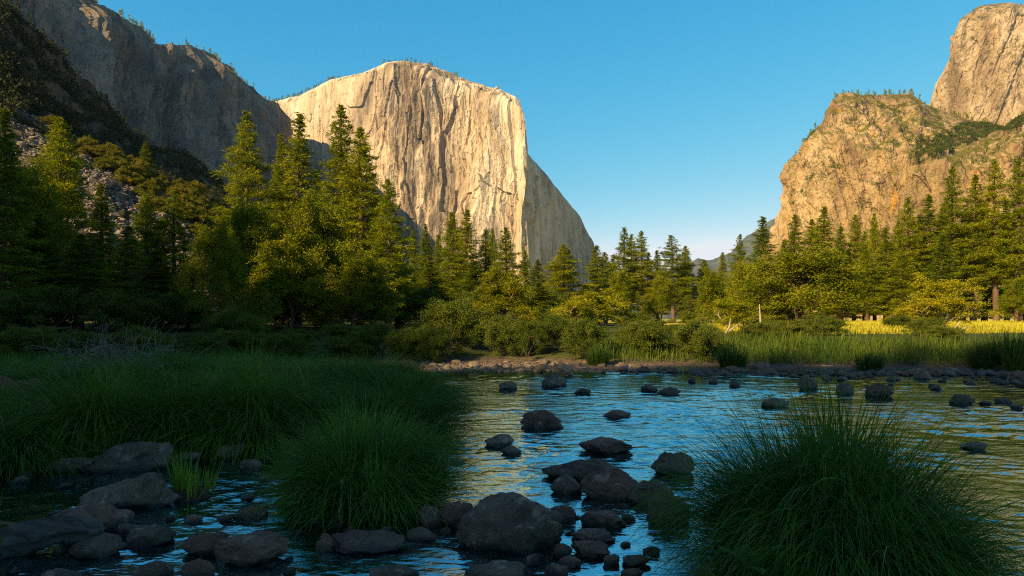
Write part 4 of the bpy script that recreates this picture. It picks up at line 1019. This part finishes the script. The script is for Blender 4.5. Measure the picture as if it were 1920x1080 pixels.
A = at(-60, 1012, 5.7); B = at(196, 980, 6.0); log('driftwood', (A[0], A[1], .05), (B[0], B[1], .13), .16, .09, 'drywood', 'smooth grey twisted driftwood in the left foreground', 'driftwood', 3, 28, 60, .3, .8)
A = at(-60, 742, 13.5); B = at(80, 727, 13.8); log('rotten_log', (A[0], A[1], A[2] - .05), tuple(B), .25, .17, 'rotwood', 'rotten red brown log end at the left edge of the bank', 'log', 5, 20, 40, .22)
A = at(1532, 687, 28.2); B = at(1682, 688, 28.0); log('fallen_log', tuple(A), tuple(B), .045, .03, 'palebark', 'thin fallen white log lying along the far shore', 'log', 7, 8, 20, .08)
def stem(lines, label, mat='palebark', name='bare_stem', cat='stem', sides=6):
    L = [(np.array([at(*q) for q in pts]), np.array(r)) for pts, r in lines]
    return tag(link(name, mesh_np(name, *tubes(L, sides)), M[mat]), label, cat)
stem([([(1350, 655, 40), (1357, 632, 40), (1368, 612, 40), (1370, 596, 40)], [.10, .08, .06, .02]), ([(1360, 626, 40), (1374, 616, 40), (1388, 605, 40)], [.05, .04, .02])], 'leaning bare white forked stem on the far bank')
for i, (pts, lb) in enumerate([([(1764, 650, 41), (1784, 625, 41), (1800, 603, 41)], 'left leaning birch stem at the right end of the bank'), ([(1786, 650, 41.5), (1796, 628, 41.5), (1812, 612, 41.5)], 'right leaning birch stem at the right end of the bank'), ([(1424, 640, 45), (1426, 600, 45), (1424, 570, 45)], 'upright pale stem inside the lit bankside sapling')]):
    stem([(pts, [.09, .07, .03])], lb)
tw = []
for i in range(170):
    x0 = rng.normal(205, 55); a = at(x0, rng.uniform(655, 690), rng.uniform(15.5, 18)); u = unit(np.array([rng.normal(0, .8), rng.normal(0, .5), abs(rng.normal(.55, .4))])); pts = [a]
    for k in range(6): u = unit(u + rng.normal(0, .28, 3) - np.array([0, 0, .12])); pts.append(pts[-1] + u * rng.uniform(.09, .22))
    tw.append((np.array(pts), np.linspace(.009, .003, 7)))
tag(link('dead_brush', mesh_np('dead_brush', *tubes(tw, 4)), M['twig']), 'tangle of dry leafless twigs behind the left sedge', 'dead bush')
# ferns at the foot of the right tussock
def fern(loc, label, seed):
    g = np.random.default_rng(seed); V, Q = [], []; off = 0
    for f_ in range(9):
        az = f_ * .7 + g.random(); el = g.uniform(.5, 1.1); L = g.uniform(.28, .45); s = np.linspace(0, 1, 22)
        p = np.stack([np.cos(az) * s * L * math.cos(el), np.sin(az) * s * L * math.cos(el), s * L * math.sin(el) - .35 * L * s ** 2], 1)
        lat = np.array([-math.sin(az), math.cos(az), -.1]); fw = np.array([math.cos(az), math.sin(az), 0])
        for k in range(2, 22):
            for sg in (-1, 1):
                l = .085 * (1 - s[k]) ** .7 * min(1, s[k] * 5) + .006; d = unit(lat * sg + fw * .35); n_ = fw
                V += [p[k], p[k] + d * l * .5 + n_ * .007, p[k] + d * l, p[k] + d * l * .5 - n_ * .007]; Q.append([off, off + 1, off + 2, off + 3]); off += 4
    o = link('fern', mesh_np('fern', np.array(V), np.array(Q), False), M['fern']); o.location = loc
    return tag(o, label, 'fern', 'ferns below the right sedge')
a = at(1345, 1045, 4.55); fern((a[0], a[1] - .1, .16), 'small green fern below the left flank of the right sedge', 1)
a = at(1400, 930, 4.45); fern((a[0], a[1] - .1, .40), 'yellow green fern inside the right sedge near its middle', 2)

# ------------------------------------------------------------------ growth on the cliffs and rims (masses nobody could count)
def rim(G, n_, s0, s1, sel=None):
    j = rng.integers(2, G.shape[1] - 2, n_); p = G[-4, j].copy(); p[:, :2] += unit(p[:, :2]) * rng.uniform(-2, 25, n_)[:, None]
    if sel is not None: p = p[sel(*scr(p))]
    return p
def spires(name, p, h, mat, label):
    """small trees along a rim: each a tapering stack of leafy faces"""
    per = 46; n_ = len(p); t = rng.random((n_, per)) ** .8; a = rng.uniform(0, 6.283, (n_, per)); r = (1 - t) * h[:, None] * rng.uniform(.12, .24, (n_, 1)) * np.sqrt(rng.random((n_, per)))
    c = np.stack([p[:, None, 0] + np.cos(a) * r, p[:, None, 1] + np.sin(a) * r, p[:, None, 2] + t * h[:, None] - .5], -1).reshape(-1, 3)
    d = unit(rng.normal(size=c.shape) + np.array([0, 0, .3])); l = np.repeat(h, per) * rng.uniform(.14, .26, len(c)); w = l * .3
    return tag(link(name, mesh_np(name, *blades(c, d, l, w, rng), smooth=False), M[mat]), label=label, kind='stuff')
p = rim(G_wall, 420, 0, 0, lambda x, y: (fbm(x / 40, 3.3, 0, 2, 401) > -.15) & (x > 150)); spires('rim_forest', p, rng.uniform(8, 17, len(p)), 'fir', 'small pines fringing the rim of the shaded cliff')
p = rim(G_cap, 420, 0, 0, lambda x, y: ((x < 640) | ((x > 715) & (x < 860) & (rng.random(len(x)) < .4))) & (x < 980)); spires('rim_forest', p, rng.uniform(10, 22, len(p)), 'fir', 'small pines along the left rim and dome of the monolith')
p = rim(G_hill, 500, 0, 0, lambda x, y: x > -20); spires('brush', p, rng.uniform(2, 6.5, len(p)), 'darkbrush', 'dark bushes and small trees along the crest of the hillside')
p = rim(G_low, 150, 0, 0, lambda x, y: x > 1460); spires('rim_forest', p, rng.uniform(5, 13, len(p)), 'fir', 'small trees along the top of the ochre cliff')
p = on_grid(G_low, rng, 2600, .42, .99, .12, .92); x, y = scr(p)
k = (fbm(p[:, 0] / 45, p[:, 1] / 45, p[:, 2] / 30, 3, 411) > .28) | ((np.abs(y - (205 + (1900 - x) * .42)) < 26) & (x > 1705) & (x < 1900) & (y > 238)); p = p[k][:900]
clumps('brush', p, rng.uniform(2.0, 5.0, len(p)), 55, .34, 'willow', 'green brush growing on the bench of the ochre cliff')
p = on_grid(G_low, rng, 30000, .40, .99, .45, 1.0); x, y = scr(p)
k = (np.abs(y - (222 + (1895 - x) * .36)) < 20 + 9 * fbm(x / 30, y / 20, 0, 2, 415)) & (x > 1712) & (x < 1930); p = p[k][:1500]
clumps('brush', p, rng.uniform(2.0, 5.0, len(p)), 50, .34, 'scrub', 'dark green oak scrub patch on the bench of the ochre cliff')
p = on_grid(G_low, rng, 260, .1, .52, .05, .95); p = p[fbm(p[:, 0] / 60, p[:, 2] / 60, 0, 2, 421) > .1]; clumps('brush', p, rng.uniform(1.5, 4.2, len(p)), 50, .34, 'fir', 'scattered bushes clinging to the ochre cliff face')
p = on_grid(G_up, rng, 300, .3, .99, .05, .7); p = p[fbm(p[:, 0] / 70, p[:, 2] / 70, 0, 2, 431) > .05]; clumps('brush', p, rng.uniform(1.5, 5, len(p)), 50, .34, 'fir', 'scattered bushes on the tan dome')

# ------------------------------------------------------------------ unseen wooded ridge, added behind the viewpoint and shaped to shade the river
sh, ch_ = math.sin(SUN_A), math.cos(SUN_A); tE = math.tan(SUN_E); D0 = 150.0
def shade_height(w): return (D0 - 34) * tE + np.interp(w, [-150, -130, -95, -78, -72, -66, -57.5, -55, -51.5, -49.5, -46, -42, -36, -30, -24.5, -18, -12, -6, 0, 6, 20, 60, 110],
    [12, 43, 44, 44, 44, 47, 48, 38, 34, 45, 47, 41, 38, 36, 28, 34, 42, 44, 44, 43, 42, 38, -20])  # crest heights set by where the shadow should end, dips let sun through
ww = np.linspace(-170, 130, 260); dd = np.array([95, 120, 140, 147, 150, 156, 175, 230]); hf = np.array([-.04, .55, .90, .97, 1, .98, .8, -.04])
WW, DD = np.meshgrid(ww, dd); hh_ = (shade_height(WW) - 5) * hf[:, None] + fbm(WW / 9, DD / 9, 0, 3, 501) * 1.2
R_ = np.stack([-DD * sh + WW * ch_, -DD * ch_ - WW * sh, hh_], -1)
tag(link('hill', mesh_np('hill', R_.reshape(-1, 3), grid_faces(len(dd), len(ww))), M['hill']), kind='structure', label='unseen wooded ridge added behind the viewpoint to shade the river')
w2 = rng.uniform(-165, 115, 900); k = rng.integers(3, 6, 900); D = dd[k] + rng.uniform(-3, 3, 900)
p = np.stack([-D * sh + w2 * ch_, -D * ch_ - w2 * sh, (shade_height(w2) - 5) * .97 - .5], 1)
spires('wood', p, rng.uniform(4, 8.5, len(p)), 'fir', 'conifers added along the unseen shading ridge behind the viewpoint')  # added with the ridge as part of the sun blocker

# ------------------------------------------------------------------ the evening air
bm = bmesh.new(); bmesh.ops.create_cube(bm, size=1.0); me = bpy.data.meshes.new('haze'); bm.to_mesh(me); bm.free()
m = bpy.data.materials.new('evening haze'); m.use_nodes = True; n = m.node_tree.nodes; l = m.node_tree.links; n.remove(n['Principled BSDF'])
pv = n.new('ShaderNodeVolumePrincipled'); pv.inputs['Color'].default_value = (.30, .58, 1.0, 1); pv.inputs['Density'].default_value = HAZE; pv.inputs['Anisotropy'].default_value = .1
l.new(pv.outputs[0], n['Material Output'].inputs['Volume'])
o = link('haze', me, m); o.scale = (14000, 12500, 2420); o.location = (0, 12500 / 2 - 900, 2420 / 2 - 20)
tag(o, kind='stuff', label='thin bluish evening haze filling the valley')
